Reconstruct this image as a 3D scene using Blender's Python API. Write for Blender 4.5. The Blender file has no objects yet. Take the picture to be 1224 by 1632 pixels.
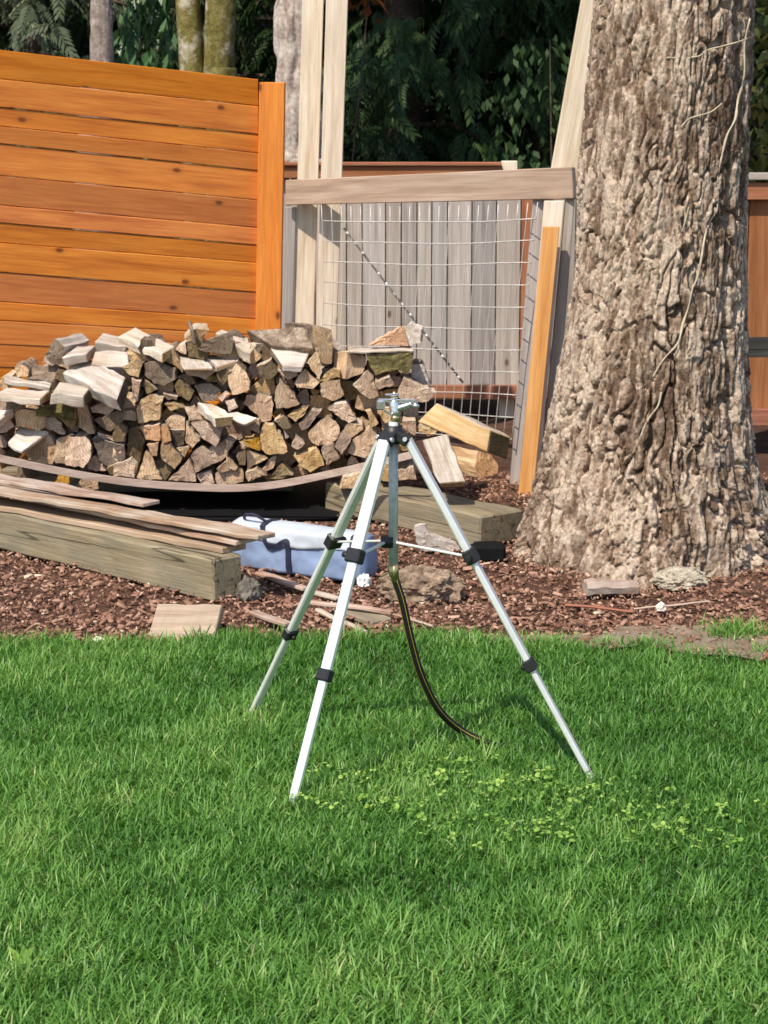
import bpy, bmesh, math, random
import numpy as np
from mathutils import Vector, Matrix, noise
from mathutils.bvhtree import BVHTree

rnd = random.Random(7)
rng = np.random.default_rng(11)
scene = bpy.context.scene
COL = scene.collection

# ------------------------------------------------------------------ camera
CAM_Z, FPX = 1.7, 3280.0
PITCH = math.atan(626.0 / FPX)
cam_d = bpy.data.cameras.new('camera')
cam = bpy.data.objects.new('camera', cam_d); COL.objects.link(cam)
cam.location = (0, 0, CAM_Z)
cam.rotation_euler = (math.pi / 2 - PITCH, 0, 0)
cam_d.sensor_fit = 'HORIZONTAL'; cam_d.sensor_width = 36.0
cam_d.lens = FPX / 1224.0 * 36.0
cam_d.clip_end = 2000.0
cam_d.dof.use_dof = True; cam_d.dof.focus_distance = 5.6; cam_d.dof.aperture_fstop = 16.0
scene.camera = cam

# ------------------------------------------------------------------ light
SUN_EL, SUN_AZ = math.radians(53), math.radians(33)       # azimuth: to the left of straight behind the camera
to_sun = Vector((-math.sin(SUN_AZ) * math.cos(SUN_EL), -math.cos(SUN_AZ) * math.cos(SUN_EL), math.sin(SUN_EL)))
world = bpy.data.worlds.new('World'); scene.world = world
world.use_nodes = True
wn = world.node_tree.nodes; wl = world.node_tree.links
sky = wn.new('ShaderNodeTexSky'); sky.sky_type = 'NISHITA'; sky.sun_disc = False
sky.sun_elevation = SUN_EL
sky.sun_rotation = math.atan2(to_sun.x, to_sun.y)
bg = wn['Background']; bg.inputs['Strength'].default_value = 0.145
wl.new(sky.outputs[0], bg.inputs['Color'])
sun_d = bpy.data.lights.new('sun', 'SUN'); sun_d.energy = 4.4; sun_d.angle = math.radians(0.55)
sun_d.color = (1.0, 0.915, 0.77)
sun = bpy.data.objects.new('sun', sun_d); COL.objects.link(sun)
sun.rotation_euler = to_sun.to_track_quat('Z', 'Y').to_euler()
sun.location = to_sun * 30
scene.view_settings.view_transform = 'Standard'
scene.view_settings.look = 'None'
scene.view_settings.exposure = 0.38
scene.view_settings.gamma = 1.0
scene.view_settings.use_curve_mapping = False
scene.render.engine = 'CYCLES'
scene.cycles.use_denoising = True
scene.cycles.max_bounces = 6
scene.cycles.diffuse_bounces = 3
scene.cycles.transparent_max_bounces = 4

# ------------------------------------------------------------------ projection helpers (photo pixel -> place)
SP, CP = math.sin(PITCH), math.cos(PITCH)
def ray(u, v):
    dx, dy = (u - 612.0) / FPX, -(v - 816.0) / FPX
    return Vector((dx, CP + dy * SP, -SP + dy * CP))
def P(u, v, Y):
    d = ray(u, v); return Vector((0, 0, CAM_Z)) + d * (Y / d.y)
def G(u, v, z=0.0):
    d = ray(u, v); return Vector((0, 0, CAM_Z)) + d * ((z - CAM_Z) / d.z)

# ------------------------------------------------------------------ object helpers
LOC = {}; WM = {}
def tag(o, label=None, cat=None, group=None, kind=None):
    if label: o['label'] = label
    if cat: o['category'] = cat
    if group: o['group'] = group
    if kind: o['kind'] = kind
    return o
def thing(name, loc, label, cat, group=None):
    e = bpy.data.objects.new(name, None); COL.objects.link(e)
    e.empty_display_size = 0.1
    e.location = loc; LOC[e] = Vector(loc); WM[e] = Matrix.Translation(loc)
    return tag(e, label, cat, group)
def link_mesh(name, me, M, parent=None):
    o = bpy.data.objects.new(name, me); COL.objects.link(o)
    if parent is not None:
        o.parent = parent
        o.matrix_basis = WM[parent].inverted() @ M
    else:
        o.matrix_basis = M
    LOC[o] = M.to_translation(); WM[o] = M.copy()
    return o
def add(name, verts, faces, mats, midx=None, M=None, parent=None, smooth=False, base=False):
    """verts are world coordinates when M is None (the origin is put at their centre)."""
    if M is None:
        lo = Vector([min(v[i] for v in verts) for i in range(3)]); hi = Vector([max(v[i] for v in verts) for i in range(3)])
        c = (lo + hi) / 2
        if base: c.z = lo.z
        verts = [Vector(v) - c for v in verts]; M = Matrix.Translation(c)
    me = bpy.data.meshes.new(name); me.from_pydata([tuple(v) for v in verts], [], faces)
    if not isinstance(mats, (list, tuple)): mats = [mats]
    for m in mats: me.materials.append(m)
    if midx is not None: me.polygons.foreach_set('material_index', midx)
    if smooth: me.polygons.foreach_set('use_smooth', [True] * len(me.polygons))
    me.update()
    return link_mesh(name, me, M, parent)
def from_bm(name, bm, mats, M=None, parent=None, smooth=False):
    bm.normal_update()
    vs = [v.co.copy() for v in bm.verts]; bm.verts.index_update()
    fs = [[v.index for v in f.verts] for f in bm.faces]; mi = [f.material_index for f in bm.faces]
    bm.free()
    return add(name, vs, fs, mats, mi, M, parent, smooth)
def mesh_np(name, V, F, mats, tint=None, smooth=False, M=None, parent=None, midx=None):
    V = np.asarray(V, np.float32); F = np.asarray(F, np.int32)
    me = bpy.data.meshes.new(name)
    k = F.shape[1]
    me.vertices.add(len(V)); me.vertices.foreach_set('co', V.ravel())
    me.loops.add(F.size); me.loops.foreach_set('vertex_index', F.ravel())
    me.polygons.add(len(F)); me.polygons.foreach_set('loop_start', np.arange(0, F.size, k, dtype=np.int32))
    if not isinstance(mats, (list, tuple)): mats = [mats]
    for m in mats: me.materials.append(m)
    if midx is not None: me.polygons.foreach_set('material_index', np.asarray(midx, np.int32))
    if smooth: me.polygons.foreach_set('use_smooth', np.ones(len(F), bool))
    if tint is not None:
        a = me.attributes.new('tint', 'FLOAT', 'POINT'); a.data.foreach_set('value', np.asarray(tint, np.float32))
    me.update(calc_edges=True); me.validate()
    return link_mesh(name, me, M or Matrix.Identity(4), parent)

def box_bm(sx, sy, sz, bevel=0.0, cuts=0, jit=0.0, seed=0):
    bm = bmesh.new(); bmesh.ops.create_cube(bm, size=1.0)
    for v in bm.verts: v.co = Vector((v.co.x * sx, v.co.y * sy, v.co.z * sz))
    if cuts:
        es = [e for e in bm.edges if abs((e.verts[0].co - e.verts[1].co).x) > sx * 0.5]
        bmesh.ops.subdivide_edges(bm, edges=es, cuts=cuts)
    if bevel:
        es = [e for e in bm.edges if len(e.link_faces) == 2 and e.calc_face_angle() > 0.5]
        bmesh.ops.bevel(bm, geom=es, offset=bevel, segments=1, affect='EDGES')
    if jit:
        r = random.Random(seed)
        for v in bm.verts:
            n = noise.noise_vector(Vector((v.co.x * 7 + seed * 3.1, v.co.y * 7, v.co.z * 7)))
            v.co += n * jit
    return bm
def frame(o, x, up):
    x = Vector(x).normalized(); z = (Vector(up) - x * Vector(up).dot(x)).normalized(); y = z.cross(x)
    M = Matrix((x, y, z)).transposed().to_4x4(); M.translation = o
    return M
def bar(name, a, b, w, t, mat, parent=None, up=(0, 0, 1), bevel=0.002, cuts=0, jit=0.0, seed=0):
    """a straight piece from a to b: w wide (across), t thick (along up)."""
    a, b = Vector(a), Vector(b)
    return from_bm(name, box_bm((b - a).length, w, t, bevel, cuts, jit, seed), mat, frame((a + b) / 2, b - a, up), parent)
def quad_prism(name, c00, c10, c11, c01, thick, mat, parent=None, bevel=0.003, rough=0.0, seed=0, cuts=0, side=None):
    """board whose visible face is the quad; c00->c10 is the grain; it is thick behind that face."""
    c = [Vector(q) for q in (c00, c10, c11, c01)]
    o = sum(c, Vector()) / 4
    x = ((c[1] - c[0]) + (c[2] - c[3])).normalized()
    n = x.cross((c[3] - c[0]) + (c[2] - c[1])).normalized()
    if n.dot(Vector((0, 0, CAM_Z)) - o) < 0: n = -n
    M = frame(o, x, n); Mi = M.inverted()
    top = [Mi @ q for q in c]; bot = [q - Vector((0, 0, thick)) for q in top]
    bm = bmesh.new(); vs = [bm.verts.new(q) for q in top + bot]
    for f in ((0, 1, 2, 3), (7, 6, 5, 4), (0, 4, 5, 1), (1, 5, 6, 2), (2, 6, 7, 3), (3, 7, 4, 0)):
        bm.faces.new([vs[i] for i in f])
    bmesh.ops.recalc_face_normals(bm, faces=bm.faces)
    if cuts:
        L = (c[1] - c[0]).length
        es = [e for e in bm.edges if abs((e.verts[0].co - e.verts[1].co).normalized().x) > 0.8]
        bmesh.ops.subdivide_edges(bm, edges=es, cuts=cuts)
    if bevel:
        es = [e for e in bm.edges if len(e.link_faces) == 2 and e.calc_face_angle(0) > 0.5]
        bmesh.ops.bevel(bm, geom=es, offset=bevel, segments=1, affect='EDGES')
    if rough:
        for v in bm.verts: v.co += noise.noise_vector(v.co * 17 + Vector((seed * 5.3, seed, 0))) * rough
    for f in bm.faces: f.material_index = 0
    if side is not None:
        for f in bm.faces:
            f.normal_update()
            if abs(f.normal.x) > 0.7: f.material_index = 1
        return from_bm(name, bm, [mat, side], M, parent)
    return from_bm(name, bm, mat, M, parent)
def tube_bm(pts, radii, sides=10, cap=True, bm=None, mat=0):
    bm = bm or bmesh.new()
    pts = [Vector(p) for p in pts]
    if not isinstance(radii, (list, tuple)): radii = [radii] * len(pts)
    rings = []; ref = None
    for i, p in enumerate(pts):
        t = (pts[min(i + 1, len(pts) - 1)] - pts[max(i - 1, 0)]).normalized()
        if ref is None:
            ref = t.orthogonal().normalized()
        ref = (ref - t * ref.dot(t)).normalized(); b = t.cross(ref)
        rings.append([bm.verts.new(p + (ref * math.cos(2 * math.pi * k / sides) + b * math.sin(2 * math.pi * k / sides)) * radii[i]) for k in range(sides)])
    for r0, r1 in zip(rings, rings[1:]):
        for k in range(sides):
            f = bm.faces.new((r0[k], r0[(k + 1) % sides], r1[(k + 1) % sides], r1[k])); f.material_index = mat; f.smooth = True
    if cap:
        f = bm.faces.new(list(reversed(rings[0]))); f.material_index = mat
        f = bm.faces.new(rings[-1]); f.material_index = mat
    return bm
def tube(name, pts, radii, mat, parent=None, sides=10):
    o = from_bm(name, tube_bm(pts, radii, sides), mat, None, parent)
    sm = np.array([len(p.vertices) == 4 for p in o.data.polygons]); o.data.polygons.foreach_set('use_smooth', sm)
    return o
def smooth_path(pts, n=8):
    pts = [Vector(p) for p in pts]; out = []
    for i in range(len(pts) - 1):
        p0, p1, p2, p3 = pts[max(i - 1, 0)], pts[i], pts[i + 1], pts[min(i + 2, len(pts) - 1)]
        for k in range(n):
            t = k / n
            out.append(0.5 * ((2 * p1) + (p2 - p0) * t + (2 * p0 - 5 * p1 + 4 * p2 - p3) * t * t + (3 * p1 - p0 - 3 * p2 + p3) * t ** 3))
    return out + [pts[-1]]

# ------------------------------------------------------------------ numpy noise
def _hash(i, j, k, s=0):
    n = (i.astype(np.int64) * 73856093) ^ (j.astype(np.int64) * 19349663) ^ (k.astype(np.int64) * 83492791) ^ (s * 2654435761)
    n = (n ^ (n >> 13)) * 1274126177; n = n & 0x7fffffff
    n = ((n ^ (n >> 15)) * 2246822519) & 0x7fffffff
    return ((n ^ (n >> 11)) & 0xffffff) / float(0xffffff)
def vnoise(p, s=0):
    i = np.floor(p).astype(np.int64); f = p - i; f = f * f * (3 - 2 * f); out = 0
    for a in (0, 1):
        for b in (0, 1):
            for c in (0, 1):
                w = (f[:, 0] if a else 1 - f[:, 0]) * (f[:, 1] if b else 1 - f[:, 1]) * (f[:, 2] if c else 1 - f[:, 2])
                out = out + w * _hash(i[:, 0] + a, i[:, 1] + b, i[:, 2] + c, s)
    return out * 2 - 1
def fbm(p, o=4, s=0):
    out = 0; a = 1.0
    for k in range(o):
        out = out + a * vnoise(p * 2 ** k, s + k); a *= 0.5
    return out
def worley(p, s=0):
    i = np.floor(p).astype(np.int64); f1 = np.full(len(p), 9.0); f2 = f1.copy(); cid = np.zeros(len(p))
    for a in (-1, 0, 1):
        for b in (-1, 0, 1):
            for c in (-1, 0, 1):
                q = (i[:, 0] + a, i[:, 1] + b, i[:, 2] + c)
                d = np.sqrt(sum((q[m] + 0.1 + 0.8 * _hash(*q, s + m) - p[:, m]) ** 2 for m in range(3)))
                nearer = d < f1
                f2 = np.where(nearer, f1, np.minimum(f2, d)); cid = np.where(nearer, _hash(*q, s + 7), cid); f1 = np.where(nearer, d, f1)
    return f1, f2, cid

# ------------------------------------------------------------------ materials
class NT:
    def __init__(s, name):
        s.m = bpy.data.materials.new(name); s.m.use_nodes = True
        s.t = s.m.node_tree; s.b = s.t.nodes['Principled BSDF']; s.out = s.t.nodes['Material Output']
    def n(s, typ, **kw):
        nd = s.t.nodes.new('ShaderNode' + typ)
        for k, v in kw.items(): setattr(nd, k, v)
        return nd
    def l(s, a, b): s.t.links.new(a, b)
    def coord(s, scale=(1, 1, 1), kind='Object', rand=True):
        tc = s.n('TexCoord'); mp = s.n('Mapping'); mp.inputs['Scale'].default_value = scale
        s.l(tc.outputs[kind], mp.inputs['Vector'])
        if rand:
            oi = s.n('ObjectInfo'); mu = s.n('Math', operation='MULTIPLY'); mu.inputs[1].default_value = 37.0
            s.l(oi.outputs['Random'], mu.inputs[0]); s.l(mu.outputs[0], mp.inputs['Location'])
        return mp.outputs['Vector']
    def noise(s, vec, scale, detail=4, rough=0.6, dist=0.0):
        nd = s.n('TexNoise'); nd.inputs['Scale'].default_value = scale; nd.inputs['Detail'].default_value = detail
        nd.inputs['Roughness'].default_value = rough; nd.inputs['Distortion'].default_value = dist
        s.l(vec, nd.inputs['Vector']); return nd.outputs['Fac']
    def ramp(s, fac, stops):
        r = s.n('ValToRGB'); e = r.color_ramp.elements
        while len(e) < len(stops): e.new(0.5)
        for k, (p, c) in enumerate(stops):
            e[k].position = p; e[k].color = (*c, 1) if len(c) == 3 else c
        s.l(fac, r.inputs[0]); return r.outputs[0]
    def mix(s, fac, a, b, blend='MIX'):
        m = s.n('Mix', data_type='RGBA', blend_type=blend)
        for src, i in ((fac, 0), (a, 6), (b, 7)):
            if hasattr(src, 'is_linked'): s.l(src, m.inputs[i])
            elif i == 0: m.inputs[0].default_value = src
            else: m.inputs[i].default_value = (*src, 1)
        return m.outputs[2]
    def hsv(s, col, h=0.5, sat=1.0, val=1.0):
        nd = s.n('HueSaturation')
        for src, k in ((h, 'Hue'), (sat, 'Saturation'), (val, 'Value')):
            if hasattr(src, 'is_linked'): s.l(src, nd.inputs[k])
            else: nd.inputs[k].default_value = src
        s.l(col, nd.inputs['Color']); return nd.outputs[0]
    def rng(s, src, lo, hi, flo=0.0, fhi=1.0):
        nd = s.n('MapRange'); nd.inputs[1].default_value = flo; nd.inputs[2].default_value = fhi
        nd.inputs[3].default_value = lo; nd.inputs[4].default_value = hi
        s.l(src, nd.inputs[0]); return nd.outputs[0]
    def rand(s, lo, hi):
        return s.rng(s.n('ObjectInfo').outputs['Random'], lo, hi)
    def rand2(s, lo, hi):                       # a second, independent per-object random number
        a = s.n('Math', operation='MULTIPLY'); a.inputs[1].default_value = 91.7
        b = s.n('Math', operation='FRACT'); s.l(s.n('ObjectInfo').outputs['Random'], a.inputs[0]); s.l(a.outputs[0], b.inputs[0])
        return s.rng(b.outputs[0], lo, hi)
    def bump(s, h, strength=0.4, dist=0.004):
        b = s.n('Bump'); b.inputs['Strength'].default_value = strength; b.inputs['Distance'].default_value = dist
        s.l(h, b.inputs['Height']); s.l(b.outputs[0], s.b.inputs['Normal'])
    def done(s, col, rough=0.7, metal=0.0, spec=0.3):
        if hasattr(col, 'is_linked'): s.l(col, s.b.inputs['Base Color'])
        else: s.b.inputs['Base Color'].default_value = (*col, 1)
        if hasattr(rough, 'is_linked'): s.l(rough, s.b.inputs['Roughness'])
        else: s.b.inputs['Roughness'].default_value = rough
        s.b.inputs['Metallic'].default_value = metal
        s.b.inputs['Specular IOR Level'].default_value = spec
        return s.m

def wood(name, dark, mid, light, grain=(1.6, 26, 26), knots=0.0, blotch=0.35, vary=0.15, rough=0.65, bump=0.25, knot_col=(0.07, 0.025, 0.01), spec=0.25, hue=0.01, satv=0.1, grey=None, checks=0.0):
    """wood with the grain along local X"""
    t = NT(name); g = t.noise(t.coord(grain), 1.0, 5, 0.65, 0.4)
    c = t.ramp(g, [(0.3, dark), (0.5, mid), (0.72, light)])
    b = t.noise(t.coord((2.2, 7, 7)), 1.0, 3, 0.5)
    c = t.mix(t.rng(b, 0, blotch, 0.4, 0.75), c, dark)
    if grey:
        w = t.noise(t.coord((3, 9, 9)), 1.3, 4, 0.6)
        c = t.mix(t.rng(w, 0, 0.85, 0.42, 0.66), c, grey)
    if checks:                                       # long drying cracks along the grain
        ck = t.noise(t.coord((0.45, 11, 11)), 1.0, 2, 0.5, 0.0)
        ab = t.n('Math', operation='SUBTRACT'); ab.inputs[1].default_value = 0.5; t.l(ck, ab.inputs[0])
        a2 = t.n('Math', operation='ABSOLUTE'); t.l(ab.outputs[0], a2.inputs[0])
        c = t.mix(t.rng(a2.outputs[0], checks, 0, 0.004, 0.013), c, (0.03, 0.022, 0.015))
    if knots:
        v = t.n('TexVoronoi', voronoi_dimensions='2D'); v.inputs['Scale'].default_value = 1.0
        t.l(t.coord((2.8, 5.0, 1.0)), v.inputs['Vector'])
        sel = t.n('Math', operation='LESS_THAN'); sel.inputs[1].default_value = knots
        sx = t.n('SeparateColor'); t.l(v.outputs['Color'], sx.inputs[0]); t.l(sx.outputs[0], sel.inputs[0])
        k = t.rng(v.outputs['Distance'], 1, 0, 0.035, 0.075)
        mu = t.n('Math', operation='MULTIPLY'); t.l(k, mu.inputs[0]); t.l(sel.outputs[0], mu.inputs[1])
        c = t.mix(mu.outputs[0], c, knot_col)
        h2 = t.rng(v.outputs['Distance'], 0.35, 0, 0.06, 0.16)
        mu2 = t.n('Math', operation='MULTIPLY'); t.l(h2, mu2.inputs[0]); t.l(sel.outputs[0], mu2.inputs[1])
        c = t.mix(mu2.outputs[0], c, dark)
    c = t.hsv(c, t.rand2(0.5 - hue, 0.5 + hue), t.rand2(1 - satv, 1 + satv), t.rand(1 - vary, 1 + vary))
    f = t.noise(t.coord((grain[0] * 3, grain[1] * 5, grain[2] * 5)), 1.0, 3, 0.7)
    c = t.mix(0.35, c, t.mix(1.0, c, t.ramp(f, [(0.3, (0.45, 0.45, 0.45)), (0.65, (1.15, 1.15, 1.15))]), 'MULTIPLY'))
    t.bump(f, bump, 0.003)
    return t.done(c, rough, spec=spec)

def end_grain(name, a, b, dark, vary=0.25):
    """weathered log end: rings in local YZ round an off-centre pith, radial checks, blotches"""
    t = NT(name); v = t.coord((0.2, 1, 1), rand=False)
    rv = t.n('CombineXYZ'); t.l(t.rand(-0.09, 0.09), rv.inputs[1]); t.l(t.rand2(-0.09, 0.09), rv.inputs[2])
    ad = t.n('VectorMath', operation='ADD'); t.l(v, ad.inputs[0]); t.l(rv.outputs[0], ad.inputs[1]); v = ad.outputs[0]
    w = t.n('TexWave', wave_type='RINGS', rings_direction='X'); w.inputs['Scale'].default_value = 26; w.inputs['Distortion'].default_value = 1.6
    w.inputs['Detail'].default_value = 3; w.inputs['Detail Scale'].default_value = 2.0; t.l(v, w.inputs['Vector'])
    n1 = t.noise(t.coord((1, 9, 9)), 1.0, 4, 0.55, 0.4)
    c = t.ramp(n1, [(0.2, dark), (0.42, b), (0.68, a)])
    c = t.mix(t.rng(w.outputs['Fac'], 0.0, 0.34), c, dark)
    # drying checks that radiate from the pith
    sp = t.n('SeparateXYZ'); t.l(v, sp.inputs[0]); at2 = t.n('Math', operation='ARCTAN2'); t.l(sp.outputs[1], at2.inputs[0]); t.l(sp.outputs[2], at2.inputs[1])
    cb = t.n('CombineXYZ'); t.l(at2.outputs[0], cb.inputs[0]); t.l(t.rand(0, 50), cb.inputs[1])
    rad = t.noise(cb.outputs[0], 16, 4, 0.7)
    c = t.mix(t.rng(rad, 0.8, 0.0, 0.30, 0.42), c, dark)
    n2 = t.noise(t.coord((1, 150, 32)), 1.0, 3, 0.7)
    c = t.mix(0.5, c, t.mix(1.0, c, t.ramp(n2, [(0.34, (0.35, 0.33, 0.3)), (0.56, (1.1, 1.1, 1.1))]), 'MULTIPLY'))
    c = t.hsv(c, t.rand2(0.485, 0.512), t.rand2(0.72, 1.22), t.rand(1 - vary, 1 + vary * 1.2))
    t.bump(n2, 0.55, 0.004)
    return t.done(c, 0.85, spec=0.12)

def bark_mat(name, a, b, c_, scale=1.0, lich=None, vary=0.15, lich_amt=0.5, plate=False):
    t = NT(name); v = t.coord((1, 1, 1))
    n1 = t.noise(v, 14 * scale, 6, 0.65, 0.3)
    if plate:                                        # flakes of bark differ in colour
        mm = t.n('Mix', data_type='FLOAT'); mm.inputs[0].default_value = 0.6
        t.l(n1, mm.inputs[2]); t.l(t.n('Attribute', attribute_name='tint').outputs['Fac'], mm.inputs[3]); n1 = mm.outputs[0]
    c = t.ramp(n1, [(0.3, a), (0.5, b), (0.68, c_)])
    n2 = t.noise(v, 60 * scale, 4, 0.7)
    c = t.mix(0.85 if plate else 0.6, c, t.mix(1.0, c, t.ramp(n2, [(0.32, (0.36, 0.34, 0.33)), (0.5, (0.95, 0.95, 0.95)), (0.66, (1.45, 1.42, 1.4))]), 'MULTIPLY'))
    if lich:
        n3 = t.noise(v, 6 * scale, 5, 0.7)
        c = t.mix(t.rng(n3, 0, lich_amt, 0.52, 0.7), c, lich)
    c = t.hsv(c, 0.5, 1.0, t.rand(1 - vary, 1 + vary))
    t.bump(n2, 0.7, 0.006)
    return t.done(c, 0.92, spec=0.1)

def plain(name, col, rough=0.6, metal=0.0, spec=0.4, nscale=40, namt=0.2, bump=0.0):
    t = NT(name); n1 = t.noise(t.coord((1, 1, 1)), nscale, 4, 0.6)
    c = t.mix(1.0, col, t.ramp(n1, [(0.3, (1 - namt,) * 3), (0.7, (1 + namt * 0.4,) * 3)]), 'MULTIPLY')
    if bump: t.bump(n1, bump, 0.003)
    return t.done(c, rough, metal, spec)

def leafy(name, stops, rough=0.5, transl=0.3, spec=0.3, noise_scale=None, n_amt=0.35):
    """colour from the per-leaf 'tint' attribute, a little light through the blade"""
    t = NT(name); at = t.n('Attribute', attribute_name='tint')
    c = t.ramp(at.outputs['Fac'], stops)
    if noise_scale:
        nz = t.noise(t.coord((1, 1, 1), rand=False), noise_scale, 3, 0.6)
        c = t.mix(1.0, c, t.ramp(nz, [(0.3, (1 - n_amt,) * 3), (0.7, (1 + n_amt * 0.5,) * 3)]), 'MULTIPLY')
    t.done(c, rough, spec=spec)
    if transl:
        tr = t.n('BsdfTranslucent'); t.l(t.hsv(c, 0.49, 1.1, 1.2), tr.inputs['Color'])
        mx = t.n('MixShader'); mx.inputs[0].default_value = transl
        t.l(t.b.outputs[0], mx.inputs[1]); t.l(tr.outputs[0], mx.inputs[2]); t.l(mx.outputs[0], t.out.inputs['Surface'])
    return t.m

M = {}
M['cedar'] = wood('stained_cedar', (0.44, 0.122, 0.018), (0.66, 0.215, 0.030), (0.74, 0.285, 0.048), knots=0.34, vary=0.09, blotch=0.45, rough=0.5, hue=0.005, satv=0.05)
M['cedar_dark'] = wood('stained_cedar_brown', (0.39, 0.116, 0.024), (0.53, 0.172, 0.036), (0.59, 0.215, 0.052), knots=0.5, vary=0.05, blotch=0.3, rough=0.5, hue=0.004, satv=0.05)
M['cedar_new'] = wood('fresh_orange_board', (0.54, 0.24, 0.10), (0.68, 0.33, 0.15), (0.74, 0.41, 0.21), knots=0.1, vary=0.04, blotch=0.2)
M['pale'] = wood('pale_lumber', (0.56, 0.42, 0.30), (0.74, 0.62, 0.49), (0.83, 0.74, 0.63), knots=0.4, vary=0.07, knot_col=(0.25, 0.13, 0.07))
M['rail'] = wood('weathered_rail', (0.27, 0.185, 0.13), (0.42, 0.30, 0.215), (0.5, 0.39, 0.30), knots=0.25, vary=0.05, knot_col=(0.6, 0.5, 0.38))
M['grey'] = wood('grey_weathered_board', (0.26, 0.215, 0.19), (0.41, 0.355, 0.32), (0.54, 0.485, 0.45), knots=0.1, vary=0.22, hue=0.02, satv=0.4, grain=(1.2, 34, 34))
M['red'] = wood('red_brown_lumber', (0.22, 0.08, 0.045), (0.34, 0.135, 0.075), (0.44, 0.21, 0.13), vary=0.12)
M['timber'] = wood('old_timber', (0.18, 0.135, 0.085), (0.29, 0.235, 0.155), (0.39, 0.325, 0.23), vary=0.08, bump=0.9, rough=0.85, grey=(0.2, 0.175, 0.13), checks=0.75)
M['old'] = wood('old_grey_boards', (0.22, 0.115, 0.075), (0.38, 0.25, 0.18), (0.54, 0.42, 0.335), vary=0.25, bump=0.6, grain=(2.5, 30, 30), grey=(0.52, 0.44, 0.37))
M['lath'] = wood('bent_lath', (0.32, 0.22, 0.17), (0.48, 0.36, 0.29), (0.58, 0.46, 0.39), vary=0.03)
M['split'] = wood('split_wood', (0.34, 0.21, 0.11), (0.55, 0.40, 0.26), (0.68, 0.56, 0.42), grain=(4, 40, 40), vary=0.2, bump=0.7, satv=0.3, rough=0.8, grey=(0.60, 0.54, 0.47))
M['white_split'] = wood('bleached_split_wood', (0.36, 0.28, 0.215), (0.55, 0.475, 0.41), (0.72, 0.665, 0.61), grain=(4, 40, 40), vary=0.14, bump=0.9, rough=0.85, blotch=0.6, satv=0.3)
M['amber_split'] = wood('fresh_split_wood', (0.44, 0.26, 0.12), (0.60, 0.40, 0.22), (0.70, 0.53, 0.35), grain=(3, 44, 44), vary=0.08, bump=0.7, rough=0.7)
M['end'] = end_grain('log_end', (0.61, 0.44, 0.285), (0.44, 0.295, 0.18), (0.17, 0.09, 0.05), vary=0.3)
M['end_dark'] = end_grain('dark_log_end', (0.23, 0.175, 0.115), (0.15, 0.105, 0.065), (0.06, 0.04, 0.025))
M['end_amber'] = end_grain('amber_log_end', (0.56, 0.33, 0.13), (0.42, 0.22, 0.08), (0.2, 0.09, 0.03), vary=0.12)
M['bark'] = bark_mat('firewood_bark', (0.09, 0.06, 0.045), (0.21, 0.155, 0.115), (0.36, 0.29, 0.225), 1.6)
M['mossy'] = bark_mat('mossy_bark', (0.05, 0.04, 0.02), (0.14, 0.115, 0.05), (0.24, 0.2, 0.09), 2.0, lich=(0.12, 0.13, 0.03))
M['fir_bark'] = bark_mat('fir_bark', (0.125, 0.08, 0.055), (0.28, 0.20, 0.145), (0.46, 0.365, 0.285), 1.5, lich=(0.46, 0.38, 0.31), vary=0.02, lich_amt=0.45, plate=True)
M['grey_bark'] = bark_mat('grey_trunk_bark', (0.17, 0.13, 0.11), (0.30, 0.245, 0.215), (0.42, 0.36, 0.32), 1.0)
M['pale_bark'] = bark_mat('pale_furrowed_bark', (0.2, 0.15, 0.125), (0.38, 0.32, 0.28), (0.5, 0.45, 0.41), 0.8, lich=(0.5, 0.47, 0.44))
M['moss_bark'] = bark_mat('moss_covered_bark', (0.08, 0.07, 0.02), (0.15, 0.13, 0.04), (0.24, 0.2, 0.08), 1.3, lich=(0.5, 0.45, 0.36), lich_amt=1.0)
M['dark_bark'] = bark_mat('forest_bark', (0.035, 0.025, 0.02), (0.07, 0.05, 0.04), (0.11, 0.085, 0.07))
M['vine'] = plain('dry_vine', (0.50, 0.42, 0.30), 0.85, nscale=30, namt=0.35)
M['alu'] = plain('brushed_aluminium', (0.88, 0.89, 0.87), 0.34, 0.45, 0.5, nscale=20, namt=0.08)
M['galv'] = plain('galvanised_pipe', (0.52, 0.55, 0.53), 0.45, 0.2, 0.5, nscale=60, namt=0.25)
M['chrome'] = plain('cast_zinc', (0.75, 0.76, 0.78), 0.22, 0.9, 0.5, nscale=120, namt=0.2, bump=0.2)
M['brass'] = plain('brass', (0.55, 0.45, 0.22), 0.38, 0.7, 0.5, nscale=80, namt=0.2)
M['black'] = plain('black_plastic', (0.018, 0.018, 0.02), 0.45, 0, 0.4)
M['rubber'] = plain('hose_rubber', (0.012, 0.013, 0.012), 0.55, 0, 0.25)
M['yellow'] = plain('hose_stripe', (0.42, 0.32, 0.04), 0.5, 0, 0.4)
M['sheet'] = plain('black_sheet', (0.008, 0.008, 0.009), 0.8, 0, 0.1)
M['wire'] = plain('galvanised_wire', (0.60, 0.57, 0.54), 0.5, 0.3, 0.5)
M['shadow_tone'] = plain('shadow_line_dark', (0.10, 0.095, 0.09), 0.6)
M['bag'] = plain('blue_grey_fabric', (0.24, 0.32, 0.51), 0.75, nscale=9, namt=0.3, bump=0.15)
M['flap'] = plain('pale_fabric', (0.49, 0.53, 0.60), 0.7, nscale=9, namt=0.16, bump=0.15)
M['strap'] = plain('navy_webbing', (0.02, 0.022, 0.05), 0.7)
M['paper'] = plain('white_paper', (0.8, 0.8, 0.8), 0.8)
M['rock'] = plain('grey_rock', (0.16, 0.14, 0.115), 0.9, nscale=25, namt=0.5, bump=0.6)
M['stone'] = plain('pale_stone', (0.6, 0.56, 0.5), 0.9, nscale=30, namt=0.3, bump=0.4)
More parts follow.
